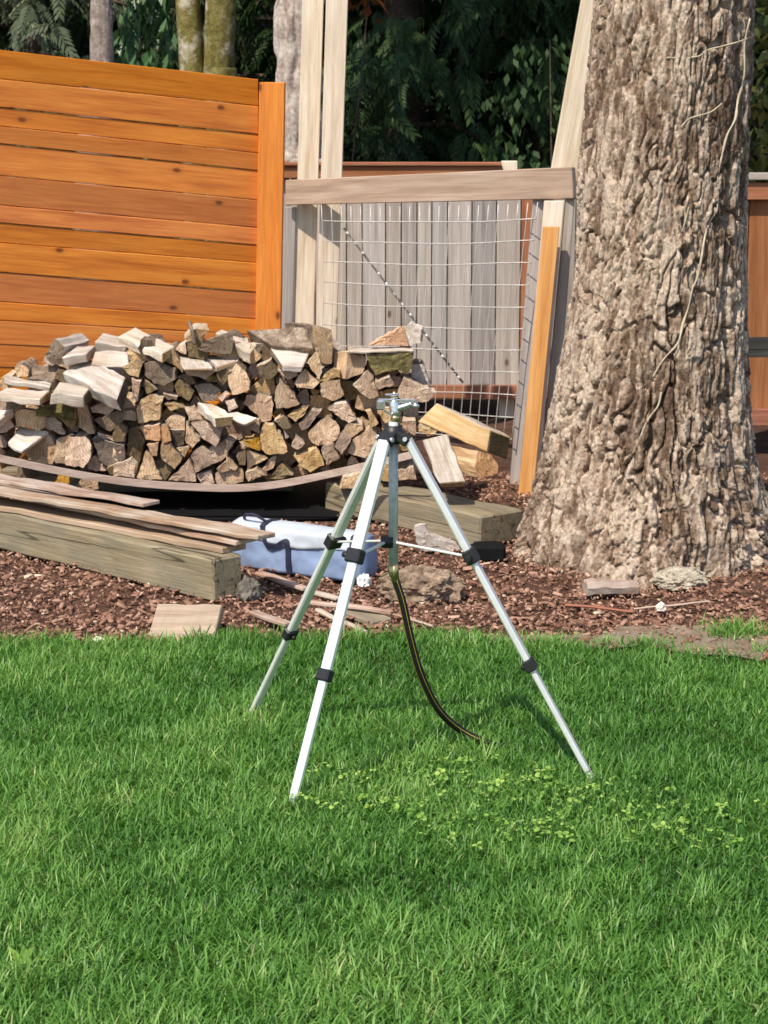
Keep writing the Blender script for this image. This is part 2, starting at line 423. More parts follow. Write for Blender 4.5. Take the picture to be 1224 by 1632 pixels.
M['petal'] = plain('pale_petal', (0.75, 0.75, 0.55), 0.8)

# ground materials
t = NT('soil'); v = t.coord((1, 1, 1), rand=False)
n1 = t.noise(v, 3.0, 8, 0.7); n2 = t.noise(v, 45, 5, 0.7)
c = t.ramp(n1, [(0.3, (0.07, 0.04, 0.028)), (0.5, (0.125, 0.07, 0.05)), (0.7, (0.17, 0.105, 0.075))])
c = t.mix(0.6, c, t.mix(1.0, c, t.ramp(n2, [(0.3, (0.35, 0.35, 0.35)), (0.7, (1.3, 1.25, 1.2))]), 'MULTIPLY'))
t.bump(n2, 1.0, 0.02); M['soil'] = t.done(c, 0.95, spec=0.05)
t = NT('lawn_soil'); v = t.coord((1, 1, 1), rand=False)
n1 = t.noise(v, 30, 6, 0.7)
c = t.ramp(n1, [(0.3, (0.035, 0.055, 0.014)), (0.6, (0.07, 0.12, 0.026))]); t.bump(n1, 1.0, 0.02); M['lawn'] = t.done(c, 0.95, spec=0.05)
t = NT('dry_soil'); v = t.coord((1, 1, 1), rand=False)
n1 = t.noise(v, 9, 7, 0.7); n2 = t.noise(v, 80, 4, 0.7)
c = t.ramp(n1, [(0.3, (0.16, 0.115, 0.08)), (0.5, (0.26, 0.2, 0.145)), (0.7, (0.34, 0.275, 0.21))])
c = t.mix(0.5, c, t.mix(1.0, c, t.ramp(n2, [(0.3, (0.5, 0.5, 0.5)), (0.7, (1.2, 1.2, 1.2))]), 'MULTIPLY'))
t.bump(n2, 0.8, 0.012); M['dry'] = t.done(c, 0.95, spec=0.05)
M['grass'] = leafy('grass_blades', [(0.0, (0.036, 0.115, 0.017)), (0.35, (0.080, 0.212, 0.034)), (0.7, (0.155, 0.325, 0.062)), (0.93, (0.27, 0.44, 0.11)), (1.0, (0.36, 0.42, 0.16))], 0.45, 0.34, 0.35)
M['clover'] = leafy('clover_leaves', [(0, (0.15, 0.31, 0.05)), (1, (0.38, 0.54, 0.12))], 0.5, 0.3)
M['chips'] = leafy('bark_chips', [(0.0, (0.11, 0.054, 0.036)), (0.35, (0.25, 0.13, 0.088)), (0.65, (0.38, 0.225, 0.16)), (0.85, (0.52, 0.35, 0.26)), (1.0, (0.66, 0.53, 0.39))], 0.85, 0.0, 0.15)
M['cedar_leaf'] = leafy('cedar_foliage', [(0, (0.013, 0.032, 0.009)), (0.6, (0.032, 0.068, 0.018)), (1, (0.075, 0.125, 0.03))], 0.6, 0.15)
M['fir_leaf'] = leafy('grey_green_foliage', [(0, (0.035, 0.05, 0.025)), (0.6, (0.09, 0.115, 0.06)), (1, (0.17, 0.19, 0.10))], 0.6, 0.15)
M['laurel'] = leafy('laurel_leaves', [(0, (0.03, 0.075, 0.025)), (0.6, (0.065, 0.14, 0.05)), (1, (0.13, 0.23, 0.09))], 0.4, 0.2, 0.45)
M['sapling'] = leafy('sapling_leaves', [(0, (0.015, 0.036, 0.011)), (0.6, (0.03, 0.065, 0.02)), (1, (0.075, 0.125, 0.04))], 0.6, 0.15, 0.2)
M['yellow_leaf'] = leafy('yellow_green_leaves', [(0, (0.06, 0.08, 0.02)), (0.6, (0.15, 0.17, 0.05)), (1, (0.34, 0.27, 0.08))], 0.5, 0.3)
M['bright_leaf'] = leafy('bright_shrub_leaves', [(0, (0.08, 0.17, 0.025)), (1, (0.25, 0.40, 0.07))], 0.4, 0.35, 0.4)
M['orange_leaf'] = leafy('orange_leaves', [(0, (0.14, 0.05, 0.015)), (1, (0.26, 0.10, 0.03))], 0.5, 0.3)

# ================================================================== the setting
def grid(name, x0, x1, y0, y1, nx, ny, zf, mat, kind='structure'):
    X, Y = np.meshgrid(np.linspace(x0, x1, nx), np.linspace(y0, y1, ny))
    p = np.stack([X.ravel(), Y.ravel(), np.zeros(X.size)], 1); p[:, 2] = zf(p)
    i = np.arange(nx * ny).reshape(ny, nx)
    F = np.stack([i[:-1, :-1], i[:-1, 1:], i[1:, 1:], i[1:, :-1]], -1).reshape(-1, 4)
    return tag(mesh_np(name, p, F, mat, smooth=True), kind=kind)
add('ground', [(-400, -400, -0.03), (400, -400, -0.03), (400, 400, -0.03), (-400, 400, -0.03)], [(0, 1, 2, 3)], M['soil'])['kind'] = 'structure'
LAWN_EDGE = [(-8, 6.55), (-1.35, 6.56), (-0.7, 6.62), (-0.35, 6.68), (0.05, 6.68), (0.45, 6.62), (0.75, 6.53), (1.3, 6.40), (8, 6.36)]
LEX, LEY = zip(*LAWN_EDGE)
def edge_y(x): return np.interp(x, LEX, LEY) + 0.035 * np.sin(x * 9.1) + 0.02 * np.sin(x * 23 + 1)
grid('mulch_bed', -6, 6, 6.2, 12.5, 160, 100, lambda p: -0.012 + 0.012 * fbm(p * 3.1, 3, 3), M['soil'])
xs = np.linspace(-8, 8, 161); ey = edge_y(xs)
lv = [(x, -9, -0.006) for x in xs] + [(x, y, -0.006) for x, y in zip(xs, ey)]
n = len(xs)
add('lawn', lv, [(i, i + 1, n + i + 1, n + i) for i in range(n - 1)], M['lawn'])['kind'] = 'structure'
# dry bare strip beside the lawn
dv = []; df = []
xs2 = np.linspace(0.35, 3.2, 220)
for i, x in enumerate(xs2):
    e = float(edge_y(x)); w = 0.26 * min(1, (x - 0.35) * 1.6) + 0.05 * math.sin(x * 7.3) * min(1, (x - 0.35) * 3)
    dv += [(x, e - 0.02, 0.004), (x, e + 0.02 + max(w, 0.005) + 0.02 * math.sin(x * 41) + 0.015 * math.sin(x * 97), 0.014)]
    if i: df.append((2 * i - 2, 2 * i, 2 * i + 1, 2 * i - 1))
add('bare_strip', dv, df, M['dry'])['kind'] = 'structure'
grid('hillside', -40, 40, 24, 70, 60, 30, lambda p: -0.5 + (p[:, 1] - 24) * 0.55 + 1.2 * fbm(p * 0.2, 3, 9), M['soil'])

# ================================================================== orange board fence
FX0, FX1 = 0.0, 412.0
def fy(u): return 10.02 + (u - 0) / 412.0 * 0.5
fence = thing('board_fence', P(200, 740, fy(200)) * Vector((1, 1, 0)) if False else (P(200, 740, fy(200)).x, fy(200), 0), 'orange stained cedar fence of horizontal boards behind the woodpile', 'fence')
edges = [(79, 126), (126, 169), (171, 214), (201, 244), (229, 272), (280, 319), (327, 363), (355, 391), (387, 419), (434, 466), (481, 509), (511, 534), (549, 569), (585, 602), (628, 642), (668, 680), (708, 718), (745, 752)]
for i in range(len(edges) - 1):
    (a0, a1), (b0, b1) = edges[i], edges[i + 1]
    uL = -520.0; g = 0.5
    def ext(v0, v1, u): return v0 + (v1 - v0) * (u / 412.0)
    off = rnd.uniform(-0.006, 0.006)
    pts = []
    for u, va, vb in ((uL, ext(a0, a1, uL) + g, ext(b0, b1, uL) - g), (412, a1 + g, b1 - g)):
        pts.append((P(u, vb, fy(u) + off), P(u, va, fy(u) + off)))
    quad_prism('board', pts[0][0], pts[1][0], pts[1][1], pts[0][1], 0.022, M['cedar_dark'] if i in (0, 3, 5, 9) else M['cedar'], fence, 0.003, 0.0009, i, 14)
# end post: a wide trim board with its side return, and posts behind
yp = 10.48
quad_prism('post', P(403, 790, yp), P(413, 131, yp), P(454, 131, yp), P(443, 790, yp), 0.10, M['cedar'], fence, 0.004)
for u in (-60, -330):
    quad_prism('post', P(u - 18, 770, fy(u) + 0.035), P(u - 18, 60, fy(u) + 0.035), P(u + 18, 60, fy(u) + 0.035), P(u + 18, 770, fy(u) + 0.035), 0.09, M['cedar'], fence, 0.004)

# ================================================================== wire mesh fence
wy = lambda u: 10.38 - (u - 455) / 460.0 * 0.95
wf = thing('wire_fence', (P(690, 700, wy(690)).x, wy(690), 0), 'wire mesh fence panel with a weathered rail between orange fence and tree', 'fence')
quad_prism('rail', P(454, 327, wy(454)), P(913, 317, wy(913)), P(911, 266, wy(911)), P(454, 287, wy(454)), 0.038, M['rail'], wf, 0.004, 0.0015, 3, 6)
tag(quad_prism('post', P(461, 760, 10.45), P(483, -40, 10.45), P(517, -40, 10.45), P(493, 760, 10.45), 0.04, M['pale'], wf, 0.003), 'tall pale lumber post')
tag(quad_prism('post', P(497, 760, 10.40), P(521, -44, 10.40), P(556, -44, 10.40), P(529, 760, 10.40), 0.04, M['pale'], wf, 0.003), 'tall pale lumber post')
quad_prism('post', P(448, 760, 10.43), P(454, 330, 10.43), P(472, 330, 10.43), P(459, 760, 10.43), 0.05, M['grey'], wf, 0.003)
quad_prism('post', P(811, 800, wy(840) + 0.05), P(850, 318, wy(870) + 0.05), P(884, 318, wy(870) + 0.05), P(846, 800, wy(840) + 0.05), 0.05, M['grey'], wf, 0.003, 0.002, 4, 5)
tag(quad_prism('post', P(826, 800, 9.42), P(868, 320, 9.46), P(900, 320, 9.46), P(855, 800, 9.42), 0.04, M['pale'], wf, 0.003), 'pale post behind the orange board')
quad_prism('brace', P(857, 800, 9.43), P(902, 318, 9.47), P(916, 318, 9.47), P(880, 800, 9.43), 0.04, M['grey'], wf, 0.003)
tag(quad_prism('orange_board', P(826, 794, 9.30), P(866, 361, 9.36), P(892, 361, 9.36), P(850, 792, 9.30), 0.035, M['cedar_new'], wf, 0.003), 'fresh orange board fixed to the leaning post')
tag(quad_prism('leaning_brace', P(870, 318, 9.52), P(948, -120, 9.50), P(995, -120, 9.50), P(918, 318, 9.52), 0.04, M['pale'], wf, 0.003), 'pale board leaning up along the trunk')
NV, NH = 23, 11
def mesh_pt(s, h):
    # s 0..1 left to right, h 0..1 top to bottom
    u0, u1 = 512 + 4 * math.sin(h * 5), 857 - 42 * h
    u = u0 + (u1 - u0) * s
    vt, vb = 326 - 4 * s, 690 + 18 * s
    v = vt + (vb - vt) * h + 5 * math.sin(math.pi * s) * (1 - h) + 1.0 * math.sin(s * 9 + h * 13)
    return P(u, v, wy(u) - 0.045 + 0.008 * math.sin(s * 6 + h * 4))
for i in range(NV):
    s = i / (NV - 1)
    tube('vertical_wire', [mesh_pt(s, k / 12) for k in range(13)], 0.0020, M['wire'], wf, 5)
for j in range(NH):
    h = (j + 0.75) / NH
    tube('horizontal_wire', [mesh_pt(k / 12, h) + Vector((0, -0.004, 0)) for k in range(13)], 0.0026, M['wire'], wf, 5)
tube('shadow_line', [P(548, 364, 10.3), P(640, 484, 10.12), P(738, 610, 9.93)], 0.0055, M['shadow_tone'], wf, 6)  # dark tube standing in for a thin shadow cast across the boards
for k in range(15):                                  # pale breaks along the dark tube, dashing the shadow line
    f = (k + 0.5) / 15; c0 = P(548, 364, 10.3).lerp(P(738, 610, 9.93), f)
    d = (P(738, 610, 9.93) - P(548, 364, 10.3)).normalized()
    tube('shadow_break', [c0 - d * 0.009, c0 + d * 0.009], 0.0065, M['wire'], wf, 6)

# ================================================================== grey board fence behind
gf = thing('grey_board_fence', (0.2, 11.9, 0), 'weathered grey vertical board fence in a red brown frame behind wire mesh', 'fence')
GY = 11.9
zt, zb = P(600, 268, GY).z, P(600, 632, GY).z
x = P(440, 400, GY).x; xe = P(1010, 400, GY).x; i = 0
while x < xe:
    w = rnd.choice([0.085, 0.09, 0.135, 0.14])
    red = P(808, 400, GY).x < x < P(842, 400, GY).x
    yo = rnd.uniform(-0.012, 0.012)
    o = bar('board', (x + w / 2, GY + yo, zb), (x + w / 2, GY + yo, zt - 0.05), w - 0.006, 0.018, M['red'] if red else M['grey'], gf, (0, -1, 0), 0.002)
    if red: o['label'] = 'red brown board'
    x += w; i += 1
bar('top_rail', (P(440, 268, GY).x, GY - 0.04, zt - 0.02), (P(800, 268, GY).x, GY - 0.04, zt - 0.02), 0.05, 0.07, M['red'], gf, (0, 0, 1), 0.003)
bar('cap_rail', (P(440, 268, GY).x, GY - 0.04, zt + 0.025), (P(798, 268, GY).x, GY - 0.04, zt + 0.025), 0.09, 0.02, M['red'], gf, (0, 0, 1), 0.003)
bar('bottom_rail', (P(440, 268, GY).x, GY - 0.045, zb + 0.035), (xe, GY - 0.045, zb + 0.035), 0.05, 0.075, M['red'], gf, (0, 0, 1), 0.003)
for u, m in ((811, M['pale']), (448, M['red'])):
    xx = P(u, 400, GY).x
    bar('post', (xx, GY + 0.06, -0.05), (xx, GY + 0.06, zt + 0.04), 0.09, 0.09, m, gf, (0, -1, 0), 0.004)

rf = thing('red_board_fence', (P(1300, 400, 10.6).x, 10.6, 0), 'red brown vertical board fence with pale cap right of the big trunk', 'fence')
RY = 10.6
zt2, zb2 = P(1210, 290, RY).z, P(1210, 672, RY).z
x = P(1120, 400, RY).x; i = 0
while x < P(1750, 400, RY).x:
    w = rnd.choice([0.09, 0.14])
    bar('board', (x + w / 2, RY, zb2), (x + w / 2, RY, zt2), w - 0.006, 0.02, M['grey'] if i % 3 == 0 else M['red'], rf, (0, -1, 0), 0.002); x += w; i += 1
bar('cap_rail', (P(1110, 400, RY).x, RY - 0.03, zt2 + 0.03), (P(1750, 400, RY).x, RY - 0.03, zt2 + 0.03), 0.12, 0.035, M['grey'], rf, (0, 0, 1), 0.003)
bar('top_rail', (P(1110, 400, RY).x, RY - 0.04, zt2 - 0.045), (P(1750, 400, RY).x, RY - 0.04, zt2 - 0.045), 0.05, 0.085, M['red'], rf, (0, 0, 1), 0.003)
bar('bottom_rail', (P(1110, 400, RY).x, RY - 0.04, zb2 + 0.03), (P(1750, 400, RY).x, RY - 0.04, zb2 + 0.03), 0.05, 0.085, M['red'], rf, (0, 0, 1), 0.003)
for u in (1330, 1640):
    xx = P(u, 400, RY).x
    bar('post', (xx, RY + 0.07, -0.05), (xx, RY + 0.07, zt2 + 0.02), 0.09, 0.09, M['red'], rf, (0, -1, 0), 0.004)

bf = thing('board_barrier', (P(1320, 700, 8.8).x, 8.8, 0), 'single dark olive grey board on a post right of the big trunk', 'fence')
quad_prism('board', P(1186, 570, 8.8), P(1400, 566, 8.8), P(1400, 534, 8.8), P(1186, 539, 8.8), 0.035, M['timber'], bf, 0.003)
bar('post', (P(1330, 700, 8.87).x, 8.88, -0.05), (P(1330, 700, 8.87).x, 8.88, P(1300, 500, 8.87).z), 0.09, 0.09, M['timber'], bf, (0, -1, 0), 0.004)

def scatter(T, F, pos, rot, scl, tint, stretch=None):
    """T (k,3) template verts, F (m,q) faces -> one vertex/face array for all copies"""
    N, k = len(pos), len(T)
    V = np.einsum('nij,kj->nki', rot, T) * scl[:, None, None] + pos[:, None, :]
    FF = F[None] + (np.arange(N) * k)[:, None, None]
    return V.reshape(-1, 3), FF.reshape(-1, F.shape[1]), np.repeat(tint, k)
def rots(az, tilt, roll):
    ca, sa = np.cos(az), np.sin(az); ct, st = np.cos(tilt), np.sin(tilt); cr, sr = np.cos(roll), np.sin(roll)
    z0 = np.zeros_like(az); o = z0 + 1
    A = np.stack([np.stack([ca, -sa, z0], -1), np.stack([sa, ca, z0], -1), np.stack([z0, z0, o], -1)], -2)
    B = np.stack([np.stack([ct, z0, st], -1), np.stack([z0, o, z0], -1), np.stack([-st, z0, ct], -1)], -2)
    C = np.stack([np.stack([o, z0, z0], -1), np.stack([z0, cr, -sr], -1), np.stack([z0, sr, cr], -1)], -2)
    return A @ B @ C
def frond_template(n=7, droop=0.55, leaf=0.24, wid=0.075):
    """a flat cedar spray along +X that droops, with paired fingers; quads"""
    V = []; F = []
    def leafq(b, d, L, w, sag):
        s = np.cross(d, [0, 0, 1.0]); s /= np.linalg.norm(s) + 1e-9
        m = b + d * L * 0.5; tip = b + d * L + np.array([0, 0, -sag])
        k = len(V); V.extend([b, m + s * w - np.array([0, 0, sag * .3]), tip, m - s * w - np.array([0, 0, sag * .3])]); F.append((k, k + 1, k + 2, k + 3))
    for i in range(n):
        f = (i + 0.4) / n; b = np.array([f, 0, -droop * f * f])
        for sd in (-1, 1):
            a = 0.75 - 0.25 * f
            leafq(b, np.array([math.cos(a), sd * math.sin(a), -0.35]), leaf * (1.15 - 0.55 * f), wid, 0.08)
    leafq(np.array([0.8, 0, -droop * .64]), np.array([0.8, 0, -0.6]), 0.28, wid, 0.05)
    leafq(np.array([0, 0, 0.0]), np.array([0.9, 0, -0.3]), 0.9, 0.02, 0.0)
    return np.array(V), np.array(F)
FROND = frond_template(7, 0.45, 0.30, 0.045)

# ================================================================== the big fir
def build_fir():
    cx0, cy0 = 1.05, 8.03
    nth = 470
    zs = np.concatenate([np.arange(-0.06, 2.75, 0.0058), np.linspace(2.8, 3.8, 40), np.linspace(4.0, 15.0, 50)])
    th = np.linspace(0, 2 * math.pi, nth, endpoint=False)
    T, Z = np.meshgrid(th, zs); T = T.ravel(); Z = Z.ravel()
    R = np.interp(Z, [-0.1, 0.0, 0.08, 0.2, 0.4, 0.71, 1.2, 2.14, 15], [0.55, 0.525, 0.50, 0.465, 0.42, 0.372, 0.332, 0.297, 0.14])
    cx = cx0 + np.interp(Z, [0, 0.4, 0.71, 1.2, 2.14, 15], [-0.012, -0.004, 0.004, 0.022, 0.048, 0.3]); cy = cy0 + 0 * Z
    lob = np.cos(T * 3 + 0.6) * 0.5 + np.cos(T * 5 + 2.2) * 0.45 + np.cos(T * 8 + 1.0) * 0.25
    R = R * (1 + 0.10 * np.exp(-np.maximum(Z, 0) / 0.22) * lob)
    # a deep furrow down the right of the visible face, running to the ground
    fur = np.exp(-((T - (5.50 + 0.05 * np.sin(Z * 4) + 0.03 * np.sin(Z * 11))) / 0.045) ** 2)
    R = R - 0.035 * fur * np.clip(1.5 - Z * 0.25, 0, 1)
    p = np.stack([np.cos(T) * R, np.sin(T) * R, Z], 1)
    w = np.stack([vnoise(p * 9 + 3, 1), vnoise(p * 9 + 9, 2), vnoise(p * 5, 3)], 1)
    w2 = np.stack([vnoise(p * 28 + 3, 11), vnoise(p * 28 + 9, 12), vnoise(p * 20, 13)], 1)
    def plates(sx, sz, seed, wa, wb):
        q = p / np.array([sx, sx, sz]) + w * wa + w2 * wb
        f1, f2, cid = worley(q, seed)
        # each plate tilts its own way, so one edge stands proud of its neighbour like a shingle
        ang = cid * 43.7
        loc = np.stack([np.sin(q[:, 0] * 2.1 + ang), np.sin(q[:, 2] * 2.1 + ang * 1.7)], 1)
        return f2 - f1, cid, loc[:, 0] * np.cos(ang) + loc[:, 1] * np.sin(ang)
    e1, c1, t1_ = plates(0.046, 0.30, 5, 0.6, 0.12)
    e2, c2, t2_ = plates(0.022, 0.115, 25, 0.65, 0.18)
    e3, c3, t3_ = plates(0.010, 0.040, 45, 0.7, 0.25)
    def crack(e, wdt): x_ = np.clip(e / wdt, 0, 1); return 1 - x_ * x_ * (3 - 2 * x_)
    open1 = np.clip(0.62 + 1.1 * vnoise(p * np.array([8, 8, 4]) + 2, 71), 0.0, 1.3)
    open2 = np.clip(0.28 + 1.4 * vnoise(p * np.array([11, 11, 6]) + 5, 72), 0.0, 1.2)
    d = -0.034 * open1 * crack(e1, 0.13) + 0.007 * (c1 - 0.5) + 0.002 * t1_
    d = d - 0.014 * open2 * crack(e2, 0.15) + 0.0045 * (c2 - 0.5) + 0.0025 * t2_
    d = d - 0.003 * crack(e3, 0.2) + 0.003 * (c3 - 0.5) + 0.001 * t3_
    d = d + 0.013 * fbm(p * np.array([4, 4, 2]), 2, 31) + 0.0022 * fbm(p * np.array([85, 85, 34]), 3, 41)
    # long vertical furrows that run for half a metre and more
    fn = fbm(p * np.array([13, 13, 1.5]) + 0.35 * w, 2, 101)
    d = d - 0.030 * (1 - np.clip(np.abs(fn) / 0.085, 0, 1)) ** 0.8 * np.clip(0.7 + 0.8 * vnoise(p * np.array([5, 5, 2.5]) + 11, 102), 0, 1.2)
    low = np.exp(-np.maximum(Z, 0) / 0.16)
    d = d + low * (0.030 * fbm(p * 6, 3, 51) + 0.008 * (c2 - 0.5))
    bark_tint = np.clip(0.5 + 0.6 * (c2 - 0.5) + 0.55 * (c3 - 0.5) + 0.45 * (c1 - 0.5) + 0.25 * fbm(p * 3, 3, 91), 0, 1)
    # knot
    ku, kz = 4.87, 1.21
    rr = np.sqrt(((T - ku) * 0.34) ** 2 + ((Z - kz) * 0.75) ** 2)
    d = d + 0.022 * np.exp(-((rr - 0.032) / 0.012) ** 2) - 0.02 * np.exp(-(rr / 0.02) ** 2)
    Rn = R + d
    V = np.stack([cx + np.cos(T) * Rn, cy + np.sin(T) * Rn, Z + 0.006 * vnoise(p * 30, 61) * (Z > 0.02)], 1)
    i = np.arange(len(zs) * nth).reshape(len(zs), nth); j = np.roll(i, -1, 1)
    F = np.stack([i[:-1], j[:-1], j[1:], i[1:]], -1).reshape(-1, 4)
    root = thing('fir_tree', (cx0, cy0, 0), 'massive old fir trunk with thick furrowed bark and flared base', 'tree')
    V -= np.array([cx0, cy0, 0])
    mesh_np('trunk', V, F, M['fir_bark'], tint=bark_tint, M=Matrix.Translation((cx0, cy0, 0)), parent=root, smooth=False)
    r = np.random.default_rng(77); N = 1500
    zc = 8.5 + 7.0 * r.uniform(0, 1, N) ** 1.2; rc = (2.4 * (1 - (zc - 8.5) / 7.6)) * r.uniform(0.1, 1, N) ** 0.6; ac = r.uniform(0, 6.283, N)
    cp_ = np.stack([0.2 + np.cos(ac) * rc, np.sin(ac) * rc, zc - 0.25 * rc], 1)
    Vc, Fc, tc = scatter(*FROND, cp_, rots(ac + r.normal(0, 0.5, N), r.uniform(0.0, 0.7, N), r.normal(0, 0.4, N)), r.uniform(0.5, 1.0, N), r.uniform(0, 1, N))
    mesh_np('crown', Vc, Fc, M['cedar_leaf'], tint=tc, M=Matrix.Translation((cx0, cy0, 0)), parent=root)
    bv = BVHTree.FromPolygons([Vector(v) + Vector((cx0, cy0, 0)) for v in V[:nth * 480].tolist()], [f for f in F[:nth * 479].tolist()])
    return root, bv
fir, fir_bvh = build_fir()
def on_fir(u, v, off):
    d = ray(u, v).normalized()
    h = fir_bvh.ray_cast(Vector((0, 0, CAM_Z)), d)
    return h[0] - d * off if h[0] else None
vines = thing('dry_vine', (1.3, 7.65, 0.6), 'thin pale dry vine stems climbing the furrowed fir trunk', 'vine')
for path, r in (([(1193, 30), (1188, 70), (1184, 120), (1176, 160), (1168, 190), (1157, 215), (1150, 250), (1143, 285), (1141, 330), (1132, 352), (1121, 375), (1117, 410), (1112, 440), (1103, 460), (1098, 490), (1088, 515), (1078, 545), (1062, 568), (1050, 582), (1040, 600)], 0.0065),
                ([(1190, 62), (1172, 68), (1150, 74), (1128, 80), (1112, 90), (1085, 92), (1062, 92)], 0.005),
                ([(1147, 165), (1132, 178), (1115, 184), (1098, 190), (1086, 203)], 0.005),
                ([(1055, 625), (1047, 645), (1036, 662), (1026, 680), (1020, 700)], 0.006),
                ([(1098, 330), (1092, 355), (1086, 370)], 0.005)):
    pts = [on_fir(u + rnd.uniform(-1.5, 1.5), v, 0.003) for u, v in path]
    pts = [q for q in pts if q is not None]
    ys = [q.y for q in pts]
    for k in range(len(pts)):                         # hold the stem close to the bark but without jumps in depth
        pts[k] = Vector((pts[k].x, min(ys[max(0, k - 1):k + 2]), pts[k].z))
    pp = smooth_path(pts, 5)
    tube('stem', pp, [r * (0.45 + 0.7 * abs(noise.noise(q * 14))) for q in pp], M['vine'], vines, 6)

# ================================================================== foliage
def leaf_template(w=0.22):
    return np.array([[0, 0, 0], [0.5, w, 0.04], [1, 0, -0.14], [0.5, -w, 0.04]], float), np.array([[0, 1, 2, 3]])

def trunk_mesh(name, pts, radii, mat, parent, furrow=0.0, sides=20, seed=0, nz=60):
    pp = smooth_path(pts, max(2, nz // max(1, len(pts) - 1)))
    rr = np.interp(np.linspace(0, 1, len(pp)), np.linspace(0, 1, len(radii)), radii)
    th = np.linspace(0, 2 * math.pi, sides, endpoint=False)
    V = []
    for q, r in zip(pp, rr):
        for a in th: V.append((q.x + math.cos(a) * r, q.y + math.sin(a) * r, q.z))
    V = np.array(V); TT = np.tile(th, len(pp)); RR = np.repeat(rr, sides); C = np.repeat(np.array([tuple(q) for q in pp]), sides, 0)
    if furrow:
        pl = np.stack([np.cos(TT) * RR / 0.07, np.sin(TT) * RR / 0.07, V[:, 2] / 0.30], 1); pl += 0.5 * np.stack([vnoise(pl * .7, seed), vnoise(pl * .7 + 5, seed), 0 * TT], 1)
        f1, f2, cid = worley(pl, seed)
        d = -furrow * np.exp(-((f2 - f1) / 0.2) ** 2) + furrow * 0.5 * (cid - .5)
        V[:, 0] += np.cos(TT) * d; V[:, 1] += np.sin(TT) * d
    i = np.arange(len(pp) * sides).reshape(len(pp), sides); j = np.roll(i, -1, 1)
    F = np.stack([i[:-1], j[:-1], j[1:], i[1:]], -1).reshape(-1, 4)
    L = LOC[parent]
    return mesh_np(name, V - np.array(L), F, mat, M=Matrix.Translation(L), parent=parent, smooth=not furrow)

def conifer(name, x, y, h, r0, rad, zlow, nb, per, mat, label, bark, seed, group=None, size=0.34, lean=0.0, tr=None, droop=0.35, tint=(0.0, 1.0), furrow=0.0, cat='tree', sides=14, dense=False, nz=60):
    r = np.random.default_rng(seed)
    root = thing(name, (x, y, 0), label, cat, group)
    if tr is None: tr = [(x, y, -0.1), (x + lean * 0.5, y, h * 0.5), (x + lean, y, h)]
    trunk_mesh('trunk', tr, [r0 * 1.15, r0 * 0.75, r0 * 0.12], bark, root, furrow, sides, seed, nz)
    # limbs with hanging sprays
    zz = zlow + (h - zlow) * np.linspace(0, 1, nb) ** 1.15
    if dense:                                         # lower skirt: many more, finer sprays
        nl = int(nb * 0.6); zz[:nl] = np.linspace(zlow, 3.6, nl); zz[nl:] = np.linspace(3.7, h, nb - nl)
    az = r.uniform(0, 2 * math.pi, nb)
    L = rad * (1 - 0.85 * (zz - zlow) / (h - zlow)) * r.uniform(0.75, 1.1, nb)
    pos = []; azs = []; sc = []; per0 = per
    limb = bmesh.new()
    ax = np.interp(zz, [0, h], [x, x + lean])
    for k in range(nb):
        d = np.array([math.cos(az[k]), math.sin(az[k])])
        if dense: per = per0 if zz[k] <= 3.6 else per0 // 3
        f = r.uniform(0.12, 1.0, per) ** 0.75
        sag = droop * L[k]
        jit = r.normal(0, 0.10, (per, 3)) * (0.4 + L[k] * 0.35)
        px = ax[k] + d[0] * f * L[k] + jit[:, 0]; py = y + d[1] * f * L[k] + jit[:, 1]
        pz = zz[k] + 0.15 * L[k] * f - sag * f * f + jit[:, 2] * 0.8
        pos.append(np.stack([px, py, pz], 1)); azs.append(az[k] + r.normal(0, 0.9, per)); sc.append(size * r.uniform(0.6, 1.3, per) * (2.2 if dense and zz[k] > 3.6 else 1.0))
        pts = [(ax[k] + d[0] * t_ * L[k], y + d[1] * t_ * L[k], zz[k] + 0.15 * L[k] * t_ - sag * t_ * t_) for t_ in (0, 0.35, 0.7, 1.0)]
        tube_bm(pts, [0.022 * (0.4 + L[k] * .4), 0.016, 0.01, 0.004], 5, False, limb)
    lo = from_bm('limb_set', limb, bark, Matrix.Translation((x, y, 0)) if False else None, root)
    lo.name = 'limbs'; lo['kind'] = 'stuff'
    pos = np.concatenate(pos); azs = np.concatenate(azs); sc = np.concatenate(sc); N = len(pos)
    pos[:, 2] = np.maximum(pos[:, 2], 0.12)
    R_ = rots(azs, r.uniform(0.1, 0.95, N), r.normal(0, 0.45, N))
    tn = tint[0] + (tint[1] - tint[0]) * r.beta(1.6, 2.2, N)
    V, F, tt = scatter(*FROND, pos, R_, sc, tn)
    mesh_np('crown', V - np.array([x, y, 0]), F, mat, tint=np.clip(tt, 0, 1), M=Matrix.Translation((x, y, 0)), parent=root)
    return root

# trunks seen above the fences
conifer('grey_trunk_tree', P(158, 50, 14.5).x, 14.5, 14, 0.15, 2.0, 7.5, 30, 26, M['cedar_leaf'], 'straight slender tree with smooth grey bark behind orange fence', M['grey_bark'], 101, lean=0.25, size=0.42, furrow=0.008, sides=60, nz=300,
        tr=[(P(152, 95, 14.5).x - 0.09, 14.5, -0.1), (P(156, 95, 14.5).x, 14.5, 1.9), (P(161, 0, 14.5).x, 14.5, 2.4), (P(178, 0, 14.5).x, 14.5, 13)])
tw = thing('mossy_twin_tree', (P(330, 60, 13.2).x, 13.2, 0), 'twin trunked tree coated in yellow green moss with white patches', 'tree')
xa, xb = P(304, 60, 13.2).x, P(353, 60, 13.2).x
trunk_mesh('trunk', [(xa + 0.03, 13.2, -0.1), (xa + 0.005, 13.2, 1.9), (xa - 0.015, 13.2, 2.4), (xa - 0.3, 13.3, 8)], [0.09, 0.08, 0.08, 0.03], M['moss_bark'], tw, 0.006, 40, 5)
